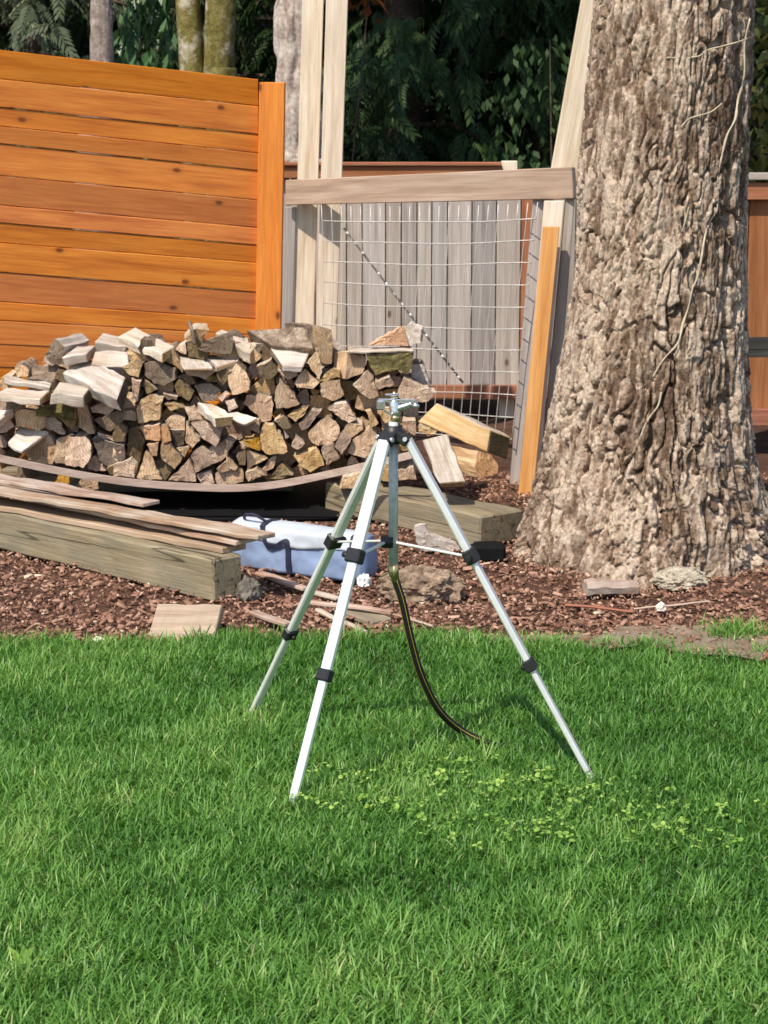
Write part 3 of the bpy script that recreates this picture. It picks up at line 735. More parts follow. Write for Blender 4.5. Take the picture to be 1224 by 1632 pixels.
trunk_mesh('trunk', [(xb - 0.02, 13.15, -0.1), (xb, 13.15, 1.9), (xb + 0.005, 13.15, 2.4), (xb + 0.35, 13.0, 8)], [0.12, 0.10, 0.098, 0.03], M['moss_bark'], tw, 0.007, 40, 6)
r = np.random.default_rng(5); N = 2600
cpos = np.stack([r.normal(P(330, 60, 13.2).x, 0.9, N), r.normal(13.2, 0.9, N), r.uniform(6.0, 9.5, N)], 1)
V, F, tt = scatter(*leaf_template(0.3), cpos, rots(r.uniform(0, 6.28, N), r.uniform(-0.2, 1.2, N), r.normal(0, 0.6, N)), r.uniform(0.12, 0.24, N), r.uniform(0, 1, N))
mesh_np('crown', V - np.array(LOC[tw]), F, M['yellow_leaf'], tint=tt, M=Matrix.Translation(LOC[tw]), parent=tw)
conifer('pale_bark_tree', P(480, 130, 12.4).x, 12.4, 15, 0.25, 2.2, 8.0, 30, 26, M['cedar_leaf'], 'pale furrowed trunk rising behind the two tall lumber posts', M['pale_bark'], 102, lean=0.1, size=0.45, furrow=0.03, sides=110, nz=340,
        tr=[(P(488, 260, 12.4).x + 0.03, 12.4, -0.1), (P(488, 260, 12.4).x, 12.4, 1.4), (P(474, 0, 12.4).x, 12.4, 2.35), (P(470, 0, 12.4).x, 12.4, 14)])
# dense forest edge
CED = [(-4.6, 18.6), (-2.95, 17.7), (-1.4, 18.2), (0.15, 17.2), (1.35, 17.9), (2.6, 17.3), (3.8, 18.2), (5.2, 17.6), (-6.2, 17.8)]
for k, (x, y) in enumerate(CED):
    fl = M['fir_leaf'] if k in (0, 1, 8) else M['cedar_leaf']
    lab = 'grey green drooping conifer behind the orange fence' if k in (0, 1, 8) else 'dark drooping cedar at the forest edge behind the fences'
    conifer('cedar_tree', x, y, 11 + (k * 37 % 5) * 0.8, 0.16, 2.3, 0.6, 64, 40, fl, lab, M['dark_bark'], 200 + k, 'grey green conifers at the forest edge' if k in (0, 1, 8) else 'cedars at the forest edge', size=0.30, droop=0.4, dense=True)
for k, x in enumerate((-7.6, -5.2, -3.4, -1.9, -0.3, 1.4, 3.1, 4.8, 6.8)):
    conifer('cedar_tree', x, 21.6 + (k % 2) * 1.2, 13, 0.2, 3.0, 0.5, 44, 27, M['cedar_leaf'], 'tall cedar deep in the dark forest behind the edge trees', M['dark_bark'], 300 + k, 'deep forest cedars', size=0.46, droop=0.35, tint=(0.0, 0.7), dense=True)

def shrub(name, c, rad, N, leaf, mat, label, seed, stems=6, w=0.22, base=None, tilt=(0.1, 1.1), cat='shrub', aim=None):
    r = np.random.default_rng(seed)
    root = thing(name, base or (c[0], c[1], 0), label, cat)
    d = r.normal(0, 1, (N, 3)); d /= np.linalg.norm(d, axis=1)[:, None]
    pos = np.array(c) + d * np.array(rad) * (r.uniform(0.25, 1, N) ** 0.5)[:, None]
    clump = 0.12 * np.stack([vnoise(pos * 3, seed), vnoise(pos * 3 + 7, seed), vnoise(pos * 3 + 17, seed)], 1); pos += clump
    pos[:, 2] = np.maximum(pos[:, 2], 0.02)
    az = r.uniform(0, 6.28, N) if aim is None else r.normal(aim, 1.0, N)
    V, F, tt = scatter(*leaf_template(w), pos, rots(az, r.uniform(*tilt, N), r.normal(0, 0.5, N)), leaf * r.uniform(0.6, 1.25, N), np.clip(r.beta(2, 2, N), 0, 1))
    L = LOC[root]
    mesh_np('foliage', V - np.array(L), F, mat, tint=tt, M=Matrix.Translation(L), parent=root)
    for k in range(stems):
        e = Vector(pos[k]); b = L + Vector((r.uniform(-.05, .05), r.uniform(-.05, .05), 0))
        tube('stem', [b, b.lerp(e, 0.5) + Vector((0, 0, 0.05)), e], [0.012, 0.008, 0.003], M['dark_bark'], root, 5)
    return root
shrub('laurel_shrub', (P(240, 60, 14.9).x, 14.9, 2.05), (0.22, 0.3, 0.7), 620, 0.13, M['laurel'], 'green laurel with large drooping leaves between grey and mossy trunks', 31, w=0.2, tilt=(0.7, 1.5), base=(P(240, 60, 14.9).x, 14.9, 0))
shrub('yellow_shrub', (P(1235, 110, 12.6).x, 12.6, 1.9), (0.5, 0.5, 1.0), 1300, 0.12, M['yellow_leaf'], 'yellow green leafy tree showing right of the big trunk', 32, base=(P(1235, 110, 12.6).x, 12.6, 0), cat='tree')
shrub('maple_sapling', (P(578, 15, 15.0).x, 15.0, 2.75), (0.28, 0.2, 0.35), 60, 0.14, M['orange_leaf'], 'few orange autumn leaves hanging beside the tall posts', 33, stems=1, w=0.33, base=(P(540, 15, 15.0).x, 15.0, 0), cat='sapling')
shrub('leafy_sapling', (P(860, 140, 14.0).x, 14.0, 1.7), (0.45, 0.35, 0.75), 420, 0.085, M['sapling'], 'green broad leaved sapling left of the leaning pale board', 34, stems=2, w=0.24, tilt=(0.5, 1.4), base=(P(900, 140, 14.0).x, 14.0, 0), cat='sapling')
shrub('low_green_shrub', (P(1236, 845, 7.95).x, 7.95, 0.19), (0.09, 0.1, 0.2), 160, 0.045, M['bright_leaf'], 'bright green leafy plant at the right foot of the fir', 35, stems=5, w=0.32, base=(P(1238, 845, 7.95).x, 7.95, 0), cat='plant')

# ================================================================== woodpile
def timber(name, a, b, w, h, label, mat, seed, z0=0.0):
    a, b = Vector(a), Vector(b)
    a.z = b.z = z0 + h / 2
    o = bar(name, a, b, w, h, mat, None, (0, 0, 1), 0.008, 24, 0.006, seed)
    return tag(o, label, 'timber')
bd = Vector((-0.945, 0.94, 0)).normalized(); bnrm = Vector((0.707, 0.707, 0))
b0 = G(339, 961)
beam_l = timber('timber_beam', b0 + bnrm * 0.072, b0 + bd * 2.3 + bnrm * 0.072, 0.14, 0.158, 'big grey landscape timber carrying a stack of old boards', M['timber'], 1)
s0 = G(764, 872); sd = (Vector((-0.233, 8.9, 0)) - s0); sd.z = 0; sd.normalize(); sn = Vector((-sd.y, sd.x, 0)); sn = sn if sn.y > 0 else -sn
beam_r = timber('timber_beam', s0 + sn * 0.12, s0 + sd * 1.02 + sn * 0.12, 0.24, 0.128, 'short thick grey timber beside the tree under the woodpile end', M['timber'], 2)
timber('support_timber', (-1.95, 9.36, 0), (-0.42, 9.40, 0), 0.13, 0.125, 'shaded timber lying under the woodpile', M['timber'], 3)
add('shade_sheet', [(-1.35, 8.62, 0.012), (-0.12, 8.72, 0.012), (-0.18, 9.02, 0.014), (-0.3, 9.75, 0.02), (-1.5, 9.75, 0.02), (-1.45, 9.0, 0.013),
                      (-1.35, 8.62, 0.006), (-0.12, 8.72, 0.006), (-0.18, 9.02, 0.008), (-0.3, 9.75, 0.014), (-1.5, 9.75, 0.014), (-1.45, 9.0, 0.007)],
    [(0, 1, 2, 3, 4, 5), (11, 10, 9, 8, 7, 6)] + [(k, k + 6, (k + 1) % 6 + 6, (k + 1) % 6) for k in range(6)], M['sheet'])  # black sheet added to deepen the shade in the gap under the pile
tag(bpy.data.objects['shade_sheet'], 'added black sheet deepening the shade under the woodpile', 'sheet')

# boards lying on the left timber
def lay_board(ua, va, ub, vb, z, w, t_, mat, label, seed, ext=0.0):
    a, b = G(ua, va, z), G(ub, vb, z)
    d = (b - a).normalized(); a = a - d * ext
    nrm = Vector((-d.y, d.x, 0)); nrm = nrm if nrm.y > 0 else -nrm
    o = bar('old_board', a + nrm * w / 2 - Vector((0, 0, t_ / 2)), b + nrm * w / 2 - Vector((0, 0, t_ / 2)), w, t_, mat, None, (0, 0, 1), 0.003, 20, 0.009, seed)
    return tag(o, label, 'board')
lay_board(-60, 795, 352, 874, 0.181, 0.13, 0.022, M['rail'], 'tan lowest board lying directly on the grey timber', 11, 0.9)
lay_board(-60, 771, 374, 862, 0.214, 0.12, 0.018, M['old'], 'grey weathered board second in the stack on the timber', 12, 0.9)
lay_board(60, 795, 410, 854, 0.244, 0.10, 0.017, M['old'], 'pale weathered board ending furthest over the blue bag', 13, 1.0)
lay_board(-60, 754, 228, 803, 0.272, 0.09, 0.015, M['old'], 'short pale board topmost on the stack of old boards', 14, 0.9)

# bent lath
lp = [(-70, 714, 8.52), (0, 731, 8.55), (100, 752, 8.6), (200, 768, 8.62), (300, 776, 8.64), (380, 778, 8.64), (450, 771, 8.62), (520, 757, 8.58), (590, 741, 8.52), (657, 725, 8.46)]
lpts = smooth_path([P(*q) for q in lp], 6)
bm = bmesh.new(); rings = []
for q in lpts:
    rings.append([bm.verts.new(q + Vector((0, dy, dz))) for dy, dz in ((0, -0.015), (0.012, -0.015), (0.012, 0.015), (0, 0.015))])
for r0, r1 in zip(rings, rings[1:]):
    for k in range(4): bm.faces.new((r0[k], r0[(k + 1) % 4], r1[(k + 1) % 4], r1[k]))
bm.faces.new(rings[0]); bm.faces.new(rings[-1]); bmesh.ops.recalc_face_normals(bm, faces=bm.faces)
tag(from_bm('bent_lath', bm, M['lath']), 'long thin lath sagging in a curve before the woodpile', 'lath')

FRONT = []
TOPL = [(0, 606), (60, 572), (100, 556), (200, 545), (330, 545), (420, 540), (530, 545), (640, 580), (660, 640), (720, 700)]
LOGLAB = 'split firewood log stacked end outward in the woodpile'
LOGGRP = 'split logs stacked in the woodpile'
logn = [0]
def log(poly, Y, length=0.38, yaw=0.0, mats=None, label=None, group=None, bark_p=0.35, slope=0.0, name='firewood_log'):
    """poly: end outline in photo pixels; the log runs back from it"""
    logn[0] += 1; r = random.Random(logn[0] * 13)
    pts = [P(u, v, Y) for u, v in poly]
    c = sum(pts, Vector()) / len(pts)
    X = Vector((math.sin(yaw) , math.cos(yaw), slope)).normalized()
    Mx = frame(c, X, (0, 0, 1)); Mi = Mx.inverted()
    loc = [Mi @ q for q in pts]
    for q in loc: q.x *= 0.6
    area = sum(loc[i].y * loc[(i + 1) % len(loc)].z - loc[(i + 1) % len(loc)].y * loc[i].z for i in range(len(loc)))
    if area < 0: loc.reverse()
    out = []; edge_id = []
    nE = len(loc)
    is_bark = [r.random() < bark_p for _ in range(nE)]
    for i in range(nE):
        a, b = loc[i], loc[(i + 1) % nE]; d = b - a; L = d.length
        nrm = Vector((0, d.z, -d.y)).normalized()
        k = max(1, int(L / 0.016))
        bul = (0.06 if is_bark[i] else -0.02) * L
        for s in range(k):
            f = s / k
            q = a + d * f + nrm * (bul * 4 * f * (1 - f)) + (nrm * r.gauss(0, 0.0022) if s else Vector())
            q.x += r.gauss(0, 0.002)
            out.append(q); edge_id.append(i)
    rings = []; NR = 5; n_ = len(out)
    V = []; F = []; mi = []
    for ring in range(NR):
        f = ring / (NR - 1); sc = 1 - 0.12 * f
        off = Vector((0, r.gauss(0, 0.003), r.gauss(0, 0.003))) * (1 if ring else 0)
        for q in out:
            V.append(Vector((q.x * (1 - f) + length * f, q.y * sc, q.z * sc)) + off + (Vector((0, r.gauss(0, 0.0018), r.gauss(0, 0.0018))) if ring else Vector()))
    for ring in range(NR - 1):
        for k in range(n_):
            a, b = ring * n_ + k, ring * n_ + (k + 1) % n_
            F.append((a, a + n_, b + n_, b)); mi.append(2 if is_bark[edge_id[k]] else 1)
    # front face: slightly sunken inner outline for a rough sawn / split end
    k0 = len(V); tx, tz = r.gauss(0, 0.05), r.gauss(0, 0.05)
    for q in out: V.append(Vector((q.x * .5 + r.gauss(0, 0.0012) + tx * q.y * .5 + tz * q.z * .5, q.y * 0.55, q.z * 0.55)))
    for k in range(n_):
        b = (k + 1) % n_; F.append((k, b, k0 + b, k0 + k)); mi.append(0)
    F.append(tuple(k0 + k for k in range(n_))); mi.append(0)
    F.append(tuple(reversed([(NR - 1) * n_ + k for k in range(n_)]))); mi.append(0)
    if mats is None:
        mats = [M['end'] if r.random() < 0.86 else M['end_dark'], M['split'], M['bark']]
    me_faces = F
    o = add(name, V, me_faces, mats, mi, Mx)
    bm = bmesh.new(); bm.from_mesh(o.data); bmesh.ops.recalc_face_normals(bm, faces=bm.faces); bm.to_mesh(o.data); bm.free()
    return tag(o, label or LOGLAB, 'firewood', group or (None if label else LOGGRP))
Z = 6.12
REG = {'A': (0, 520), 'B': (0, 640), 'C': (180, 510), 'D': (180, 640), 'E': (360, 510), 'F': (360, 640), 'G': (520, 510), 'H': (520, 640), 'S': (640, 600)}
def px(reg, pts):
    ox, oy = REG[reg]; return [(ox + x / Z, oy + y / Z) for x, y in pts]
def pile_y(poly):
    v = sum(q[1] for q in poly) / len(poly)
    return 8.80 + (770 - v) / 240 * 0.10 + rnd.uniform(-0.035, 0.035)
LOGS = {
 'B': [[(150, 90), (450, 120), (440, 250), (380, 290), (160, 230)], [(440, 140), (540, 150), (640, 320), (560, 310), (440, 250)], [(550, 140), (700, 120), (770, 150), (700, 275), (640, 230)],
       [(750, 60), (830, 10), (880, 170), (925, 310), (860, 320), (770, 250)], [(880, 60), (1000, 0), (1120, 60), (1060, 130), (900, 110)], [(920, 180), (1140, 100), (1210, 110), (1200, 190), (1080, 290), (1000, 250)],
       [(950, 300), (1080, 350), (1215, 260), (1220, 390), (1100, 385), (960, 330)], [(900, 370), (960, 340), (1100, 400), (1210, 430), (1215, 560), (1060, 650), (960, 560)], [(550, 370), (710, 340), (640, 610), (540, 600)],
       [(700, 350), (830, 340), (890, 430), (880, 550), (810, 650), (640, 620)], [(220, 480), (470, 330), (570, 450), (510, 610), (340, 590)], [(830, 420), (900, 450), (880, 550), (830, 580)],
       [(850, 600), (920, 530), (960, 560), (1050, 670), (860, 660)], [(1040, 650), (1220, 580), (1220, 730), (1070, 710)], [(0, 190), (100, 180), (140, 240), (60, 300), (-60, 300)], [(-120, 330), (20, 330), (70, 400), (60, 450), (-120, 430)],
       [(780, 770), (960, 750), (960, 850), (740, 850)]],
 'C': [[(270, 190), (380, 200), (450, 310), (400, 400), (300, 400), (240, 280)], [(80, 460), (200, 400), (290, 420), (250, 560), (170, 540)], [(310, 420), (420, 405), (610, 470), (610, 580), (500, 640), (400, 620), (310, 540)],
       [(440, 370), (590, 270), (650, 400), (680, 520), (600, 440)], [(690, 490), (860, 430), (950, 440), (1000, 500), (900, 580), (720, 530)], [(180, 570), (270, 600), (240, 800), (190, 700)],
       [(310, 590), (430, 680), (320, 720)], [(600, 650), (640, 580), (780, 710), (740, 790), (630, 740)], [(790, 640), (950, 620), (1060, 690), (1000, 790), (880, 800)], [(1010, 530), (1080, 470), (1160, 500), (1070, 640)],
       [(490, 720), (630, 750), (620, 780), (540, 780)], [(1020, 750), (1100, 690), (1140, 720), (1060, 800)], [(1090, 790), (1180, 770), (1220, 850), (1130, 900)]],
 'D': [[(230, 80), (270, -20), (400, -70), (490, -40), (450, 180), (250, 210)], [(100, 90), (220, 100), (230, 190), (100, 180)], [(0, 300), (60, 210), (120, 260), (100, 390), (0, 380)], [(160, 270), (260, 250), (300, 400), (250, 600), (130, 530)],
       [(330, 420), (440, 400), (430, 530), (380, 530)], [(510, 190), (600, 120), (700, 160), (700, 270), (560, 250)], [(560, 270), (700, 280), (690, 420), (610, 440)],
       [(710, 200), (850, 380), (780, 450), (710, 400)], [(470, 420), (560, 410), (670, 560), (600, 660), (480, 570)], [(230, 740), (320, 480), (400, 580), (480, 760), (280, 760)], [(410, 590), (540, 600), (590, 640), (510, 770), (470, 740)],
       [(540, 770), (640, 680), (740, 560), (800, 690), (810, 780)], [(760, 540), (860, 440), (1000, 500), (1040, 580), (810, 690)], [(940, 460), (1110, 360), (1190, 390), (1040, 590), (1010, 510)], [(760, 210), (940, 210), (1060, 290), (1000, 440), (860, 350)],
       [(700, 60), (800, 40), (880, 180), (740, 190)], [(820, 710), (950, 670), (990, 800), (860, 810)], [(1000, 700), (1220, 660), (1220, 800), (1010, 800)], [(1010, 660), (1130, 540), (1220, 640), (1040, 690)], [(500, 20), (640, 20), (700, 60), (560, 90)],
       [(0, 620), (170, 560), (220, 620), (210, 740), (0, 730)], [(0, 450), (80, 480), (110, 560), (0, 610)], [(620, 450), (750, 440), (700, 540)]],
 'E': [[(160, 390), (240, 240), (340, 370), (230, 430)], [(300, 460), (440, 390), (500, 520), (420, 580), (330, 540)], [(800, 400), (890, 300), (940, 450), (900, 560), (830, 480)], [(670, 620), (770, 480), (910, 610), (850, 670), (720, 660)],
       [(920, 620), (1110, 580), (1150, 730), (1040, 790), (940, 750)], [(480, 700), (530, 570), (640, 700), (720, 820), (600, 860), (490, 860)], [(910, 590), (1050, 470), (1110, 490), (1110, 560), (960, 600)], [(510, 490), (690, 480), (700, 540), (600, 580)],
       [(0, 440), (100, 420), (220, 560), (230, 680), (60, 730), (20, 600)]],
 'F': [[(170, 20), (200, -60), (450, -50), (440, 180), (350, 200), (310, 130)], [(190, 230), (320, 180), (330, 310), (250, 280)], [(340, 300), (380, 220), (460, 230), (560, 360), (600, 490), (390, 510), (330, 450)],
       [(470, 190), (560, 140), (640, 250), (560, 270)], [(600, 140), (810, 40), (740, 150), (680, 200)], [(710, 220), (820, 90), (930, 90), (800, 260), (740, 280)], [(800, 310), (1010, 140), (1110, 260), (1090, 360), (900, 430), (840, 400)], [(640, 440), (680, 340), (770, 410), (700, 470)],
       [(660, 530), (880, 450), (960, 620), (820, 690), (720, 620)], [(930, 470), (1050, 430), (1110, 550), (1000, 620)], [(200, 480), (410, 550), (210, 670)], [(100, 530), (190, 460), (190, 620), (130, 620)], [(350, 660), (420, 560), (500, 530), (460, 650), (390, 680)],
       [(420, 750), (540, 610), (650, 720), (580, 740)], [(190, 700), (300, 650), (400, 720), (220, 780)], [(0, 660), (160, 660), (170, 780), (0, 790)], [(0, 530), (130, 650), (0, 660)], [(1060, 440), (1150, 300), (1224, 350), (1130, 520)], [(0, 370), (80, 400), (0, 510)]],
 'G': [[(260, 640), (400, 490), (460, 560), (510, 740), (420, 770), (340, 720)], [(470, 600), (620, 560), (660, 630), (510, 680)], [(690, 730), (760, 570), (1070, 710), (1000, 790), (730, 780)], [(200, 310), (380, 355), (350, 520), (190, 580)]],
 'H': [[(20, 80), (80, 30), (200, 10), (300, 170), (220, 210), (60, 90)], [(390, 100), (440, 90), (510, 210), (440, 250)], [(500, 60), (620, 60), (640, 180), (580, 210), (510, 120)], [(210, 500), (260, 370), (420, 260), (490, 330), (380, 550), (250, 520)], [(90, 450), (190, 330), (250, 380), (170, 530)],
       [(0, 410), (60, 400), (130, 560), (0, 620)], [(150, 310), (220, 210), (350, 230), (360, 270), (250, 350)], [(740, 190), (870, 190), (870, 330), (760, 260)], [(900, 230), (1060, 320), (990, 340), (900, 290)], [(160, 740), (340, 690), (290, 850), (130, 850)], [(690, 680), (850, 640), (880, 760), (700, 770)],
       [(660, 400), (800, 400), (790, 480), (700, 480)], [(600, 560), (660, 640), (640, 780), (520, 760)], [(520, 340), (640, 330), (700, 380), (620, 470), (500, 420)]],
}
for reg, polys in LOGS.items():
    for poly in polys:
        q = px(reg, poly); FRONT.append(q); log(q, pile_y(q), 0.36, rnd.gauss(0, 0.03))
# singled-out end faces
log(px('A', [(430, 290), (530, 120), (640, 200), (600, 310), (520, 330)]), 8.96, 0.3, 0.25, [M['end_dark'], M['white_split'], M['bark']], 'dark ended log with pale flank topmost at the left end', bark_p=0)
log(px('C', [(820, 280), (960, 190), (1060, 150), (1170, 230), (1150, 330), (960, 310)]), 8.92, 0.35, 0.1, [M['end_dark'], M['split'], M['bark']], 'half round log with dark end on top of the pile beside the twig', bark_p=1)
log(px('C', [(700, 190), (800, 85), (940, 100), (880, 180), (820, 260)]), 9.0, 0.3, -0.1, [M['end'], M['split'], M['bark']], 'pale log behind the upright twig on top of the pile')
log(px('D', [(260, 250), (450, 220), (460, 380), (320, 370)]), 8.84, 0.34, 0, [M['end_amber'], M['split'], M['bark']], 'dark amber square log end low in the middle of the pile')
log(px('D', [(470, 240), (530, 230), (570, 380), (480, 410)]), 8.80, 0.34, 0, [M['end_amber'], M['amber_split'], M['bark']], 'narrow upright orange log end in the middle of the pile')
log(px('F', [(160, 380), (320, 350), (335, 480), (240, 450)]), 8.80, 0.34, 0, [M['end_amber'], M['amber_split'], M['bark']], 'small bright orange wedge end above the sagging lath')
log(px('B', [(570, 720), (690, 700), (640, 830), (530, 820)]), 8.72, 0.3, 0, [M['end_amber'], M['amber_split'], M['bark']], 'orange log end under the lath at the left of the pile')
log(px('E', [(830, 60), (1040, 100), (1040, 430), (940, 420), (860, 270)]), 8.90, 0.3, -0.5, [M['end'], M['bark'], M['bark']], 'tall brown log end with bark flank on top of the pile', bark_p=1)
log(px('G', [(390, 335), (850, 300), (800, 530), (700, 480), (480, 540), (420, 440)]), 8.88, 0.26, 0.0, [M['mossy'], M['split'], M['mossy']], 'mossy broad log with flat pale top near the right end')
log(px('G', [(410, 248), (560, 165), (720, 72), (770, 90), (800, 252)]), 8.99, 0.12, 0.0, [M['end_amber'], M['amber_split'], M['bark']], 'orange wedge of wood lying on the slab against the mesh', bark_p=0)
log(px('G', [(765, 70), (800, 48), (925, 100), (920, 225), (815, 252)]), 8.96, 0.16, 0.1, [M['white_split'], M['white_split'], M['split']], 'whitish log end beside the orange wedge against the mesh')
log(px('G', [(830, 440), (940, 430), (1020, 640), (830, 560)]), 9.0, 0.25, 0, [M['white_split'], M['split'], M['bark']], 'grey bleached log end behind the long split log')
log(px('S', [(730, 720), (850, 750), (970, 880), (960, 950), (740, 980), (690, 880)]), 8.42, 0.26, -0.75, [M['end_amber'], M['amber_split'], M['amber_split']], 'golden brown log end beneath the long split log')

def slab(reg, pts, ys, thick, mat, label, side='end', rough=0.011, name='firewood_slab', top=None):
    q = px(reg, pts)
    c = [P(u, v, y) for (u, v), y in zip(q, ys)]; FRONT.append(q)
    logn[0] += 1
    o = quad_prism(name, c[0], c[1], c[2], c[3], thick, mat, None, 0.004, rough, logn[0], 9, M[side])
    if top:
        o.data.materials.append(M[top]); R3 = o.matrix_basis.to_3x3()
        for pl in o.data.polygons:
            if pl.material_index == 0 and (R3 @ pl.normal).z > 0.55: pl.material_index = 2
    return tag(o, label, 'firewood')
slab('A', [(610, 450), (1130, 710), (1215, 490), (830, 290)], (8.93, 8.66, 8.78, 9.06), 0.07, M['white_split'], 'large bleached white slab tilted at the left of the pile', 'end_dark')
slab('C', [(50, 160), (480, 330), (600, 250), (215, 80)], (9.03, 8.83, 8.93, 9.13), 0.04, M['white_split'], 'white slab along the top of the pile left of the twig')
slab('C', [(615, 285), (700, 465), (990, 455), (880, 370)], (9.12, 8.80, 8.80, 9.12), 0.014, M['white_split'], 'thin white slab below the half round log')
slab('C', [(900, 340), (1010, 455), (1195, 405), (1100, 370)], (9.05, 8.82, 8.84, 9.05), 0.02, M['white_split'], 'small white slab under the half round log, right of the thin one')
slab('C', [(1000, 110), (1330, 330), (1390, 240), (1050, 90)], (9.1, 8.88, 8.95, 9.15), 0.05, M['white_split'], 'pale grooved slab right of the half round log')
slab('A', [(-60, 660), (400, 722), (490, 640), (60, 592)], (8.72, 8.68, 8.84, 8.90), 0.03, M['white_split'], 'pale plank lying flat at the left end of the pile')
slab('A', [(500, 652), (835, 690), (900, 595), (565, 550)], (8.70, 8.70, 8.86, 8.86), 0.05, M['white_split'], 'pale split piece lying crosswise below the tilted white slab', 'end_dark')
slab('A', [(40, 510), (500, 595), (512, 550), (60, 480)], (8.92, 8.88, 8.93, 8.98), 0.025, M['white_split'], 'thin pale splinter above the plank at the left')
slab('A', [(250, 500), (525, 545), (600, 360), (320, 365)], (8.98, 8.95, 9.05, 9.1), 0.11, M['bark'], 'short bark covered log at the left end of the pile')
slab('A', [(600, 295), (830, 255), (930, 185), (740, 190)], (8.93, 8.92, 9.03, 9.04), 0.05, M['white_split'], 'small pale split piece beside the dark ended log')
slab('A', [(925, 140), (1230, 195), (1280, 135), (1000, 70)], (9.03, 9.0, 9.1, 9.13), 0.05, M['white_split'], 'pale flaky piece on top of the pile, left of the white slab')
slab('A', [(900, 370), (1250, 400), (1240, 240), (930, 235)], (8.93, 8.9, 8.98, 8.98), 0.12, M['split'], 'tan flank of a log lying crosswise behind the tilted white slab')
slab('B', [(60, 410), (220, 478), (470, 300), (200, 230)], (8.76, 8.70, 8.83, 8.90), 0.02, M['white_split'], 'lilac grey slab over the knotted log end at the left')
slab('B', [(-140, 180), (0, 175), (170, 35), (-20, 25)], (8.73, 8.73, 8.88, 8.88), 0.04, M['white_split'], 'bleached slab lying at the left edge of the pile')
slab('A', [(-100, 800), (135, 800), (255, 722), (-60, 705)], (8.83, 8.83, 8.88, 8.88), 0.07, M['bark'], 'bark side of a log under the plank at the left')
slab('A', [(330, 805), (740, 840), (755, 735), (480, 740)], (8.83, 8.81, 8.88, 8.9), 0.04, M['mossy'], 'greenish mossy flank of a log below the pale plank')
slab('D', [(820, 10), (985, 155), (1165, 125), (975, 15)], (8.86, 8.68, 8.68, 8.86), 0.045, M['white_split'], 'grey white slab sticking out in the middle of the pile', 'end_dark')
slab('F', [(0, 105), (165, 205), (305, 155), (130, 95)], (8.84, 8.76, 8.77, 8.84), 0.02, M['white_split'], 'pinkish slab right of the grey white one')
slab('E', [(430, 245), (850, 272), (835, 55), (200, 100)], (8.93, 8.9, 8.96, 9.05), 0.12, M['bark'], 'thick bark covered log lying crosswise on top of the pile')
slab('E', [(570, 455), (745, 445), (830, 280), (430, 260)], (8.83, 8.83, 8.96, 8.96), 0.03, M['white_split'], 'whitish piece under the bark covered log on top', 'end_dark')
slab('G', [(60, 585), (60, 310), (200, 310), (185, 585)], (8.96, 8.96, 8.9, 8.9), 0.02, M['amber_split'], 'pale orange board end left of the mossy log')
slab('G', [(200, 305), (850, 292), (820, 265), (330, 262)], (8.87, 8.87, 9.1, 9.1), 0.012, M['white_split'], 'flat bleached slab lying on the mossy log')
slab('S', [(160, 440), (840, 742), (870, 520), (330, 258)], (8.74, 8.44, 8.44, 8.74), 0.13, M['amber_split'], 'long split log with amber flank jutting from the right end', 'end_dark', 0.006, top='white_split')  # shade on the end and sun on the top are put into the colours
slab('S', [(210, 620), (370, 1042), (620, 1022), (450, 560)], (8.47, 8.33, 8.33, 8.47), 0.05, M['white_split'], 'pale rectangular slab leaning below the long split log')
# smaller pieces wedged into the gaps of the front row
cov = np.zeros((300, 720), bool); VV, UU = np.mgrid[500:800, 0:720]
def cover(poly):
    pts = np.array(poly); inside = np.zeros(cov.shape, bool); m_ = len(pts)
    for a_ in range(m_):
        (x1, y1), (x2, y2) = pts[a_], pts[(a_ + 1) % m_]
        if y1 == y2: continue
        cr = ((VV >= min(y1, y2)) & (VV < max(y1, y2))); inside ^= cr & (UU < x1 + (VV - y1) * (x2 - x1) / (y2 - y1))
    cov[inside] = True
for q in FRONT: cover(q)
top_line = np.interp(UU, *zip(*TOPL)); bot_line = np.interp(UU, [0, 100, 200, 300, 400, 500, 600, 660, 720], [728, 748, 764, 771, 772, 758, 735, 722, 700])
cov |= (VV < top_line) | (VV > bot_line) | (UU > 660)
for k in range(70):
    # coarse distance to the nearest covered pixel
    best = None
    for rr_ in (22, 19, 16, 13, 10, 8):
        cand = np.argwhere(~cov[::4, ::4]) * 4
        rnd.shuffle(cl := cand.tolist())
        for (r_, c_) in cl[:120]:
            y0_, y1_, x0_, x1_ = max(r_ - rr_, 0), r_ + rr_, max(c_ - rr_, 0), c_ + rr_
            if cov[y0_:y1_, x0_:x1_].mean() < 0.30: best = (c_, r_ + 500, rr_); break
        if best: break
    if not best: break
    u, v, rr_ = best; a0 = rnd.uniform(0, 6.28); m_ = rnd.choice([3, 4, 4, 5])
    poly = [(u + math.cos(a0 + 2 * math.pi * s_ / m_ + rnd.uniform(-.35, .35)) * rr_ * 1.25, v + math.sin(a0 + 2 * math.pi * s_ / m_ + rnd.uniform(-.35, .35)) * rr_ * 1.15) for s_ in range(m_)]
    log(poly, 8.93 + (770 - v) / 240 * 0.06, 0.30, rnd.gauss(0, 0.05)); cover(poly)
# twig standing out of the top
tag(tube('twig', smooth_path([P(180 + 800 / Z, 510 + 240 / Z, 8.95), P(180 + 775 / Z, 510 + 120 / Z, 8.95), P(180 + 742 / Z, 510 + 15 / Z, 8.97)], 4), [0.009, 0.009, 0.009, 0.009, 0.009, 0.008, 0.008, 0.008, 0.0085], M['bark'], None, 8), 'short twig stub standing upright on the woodpile', 'twig')
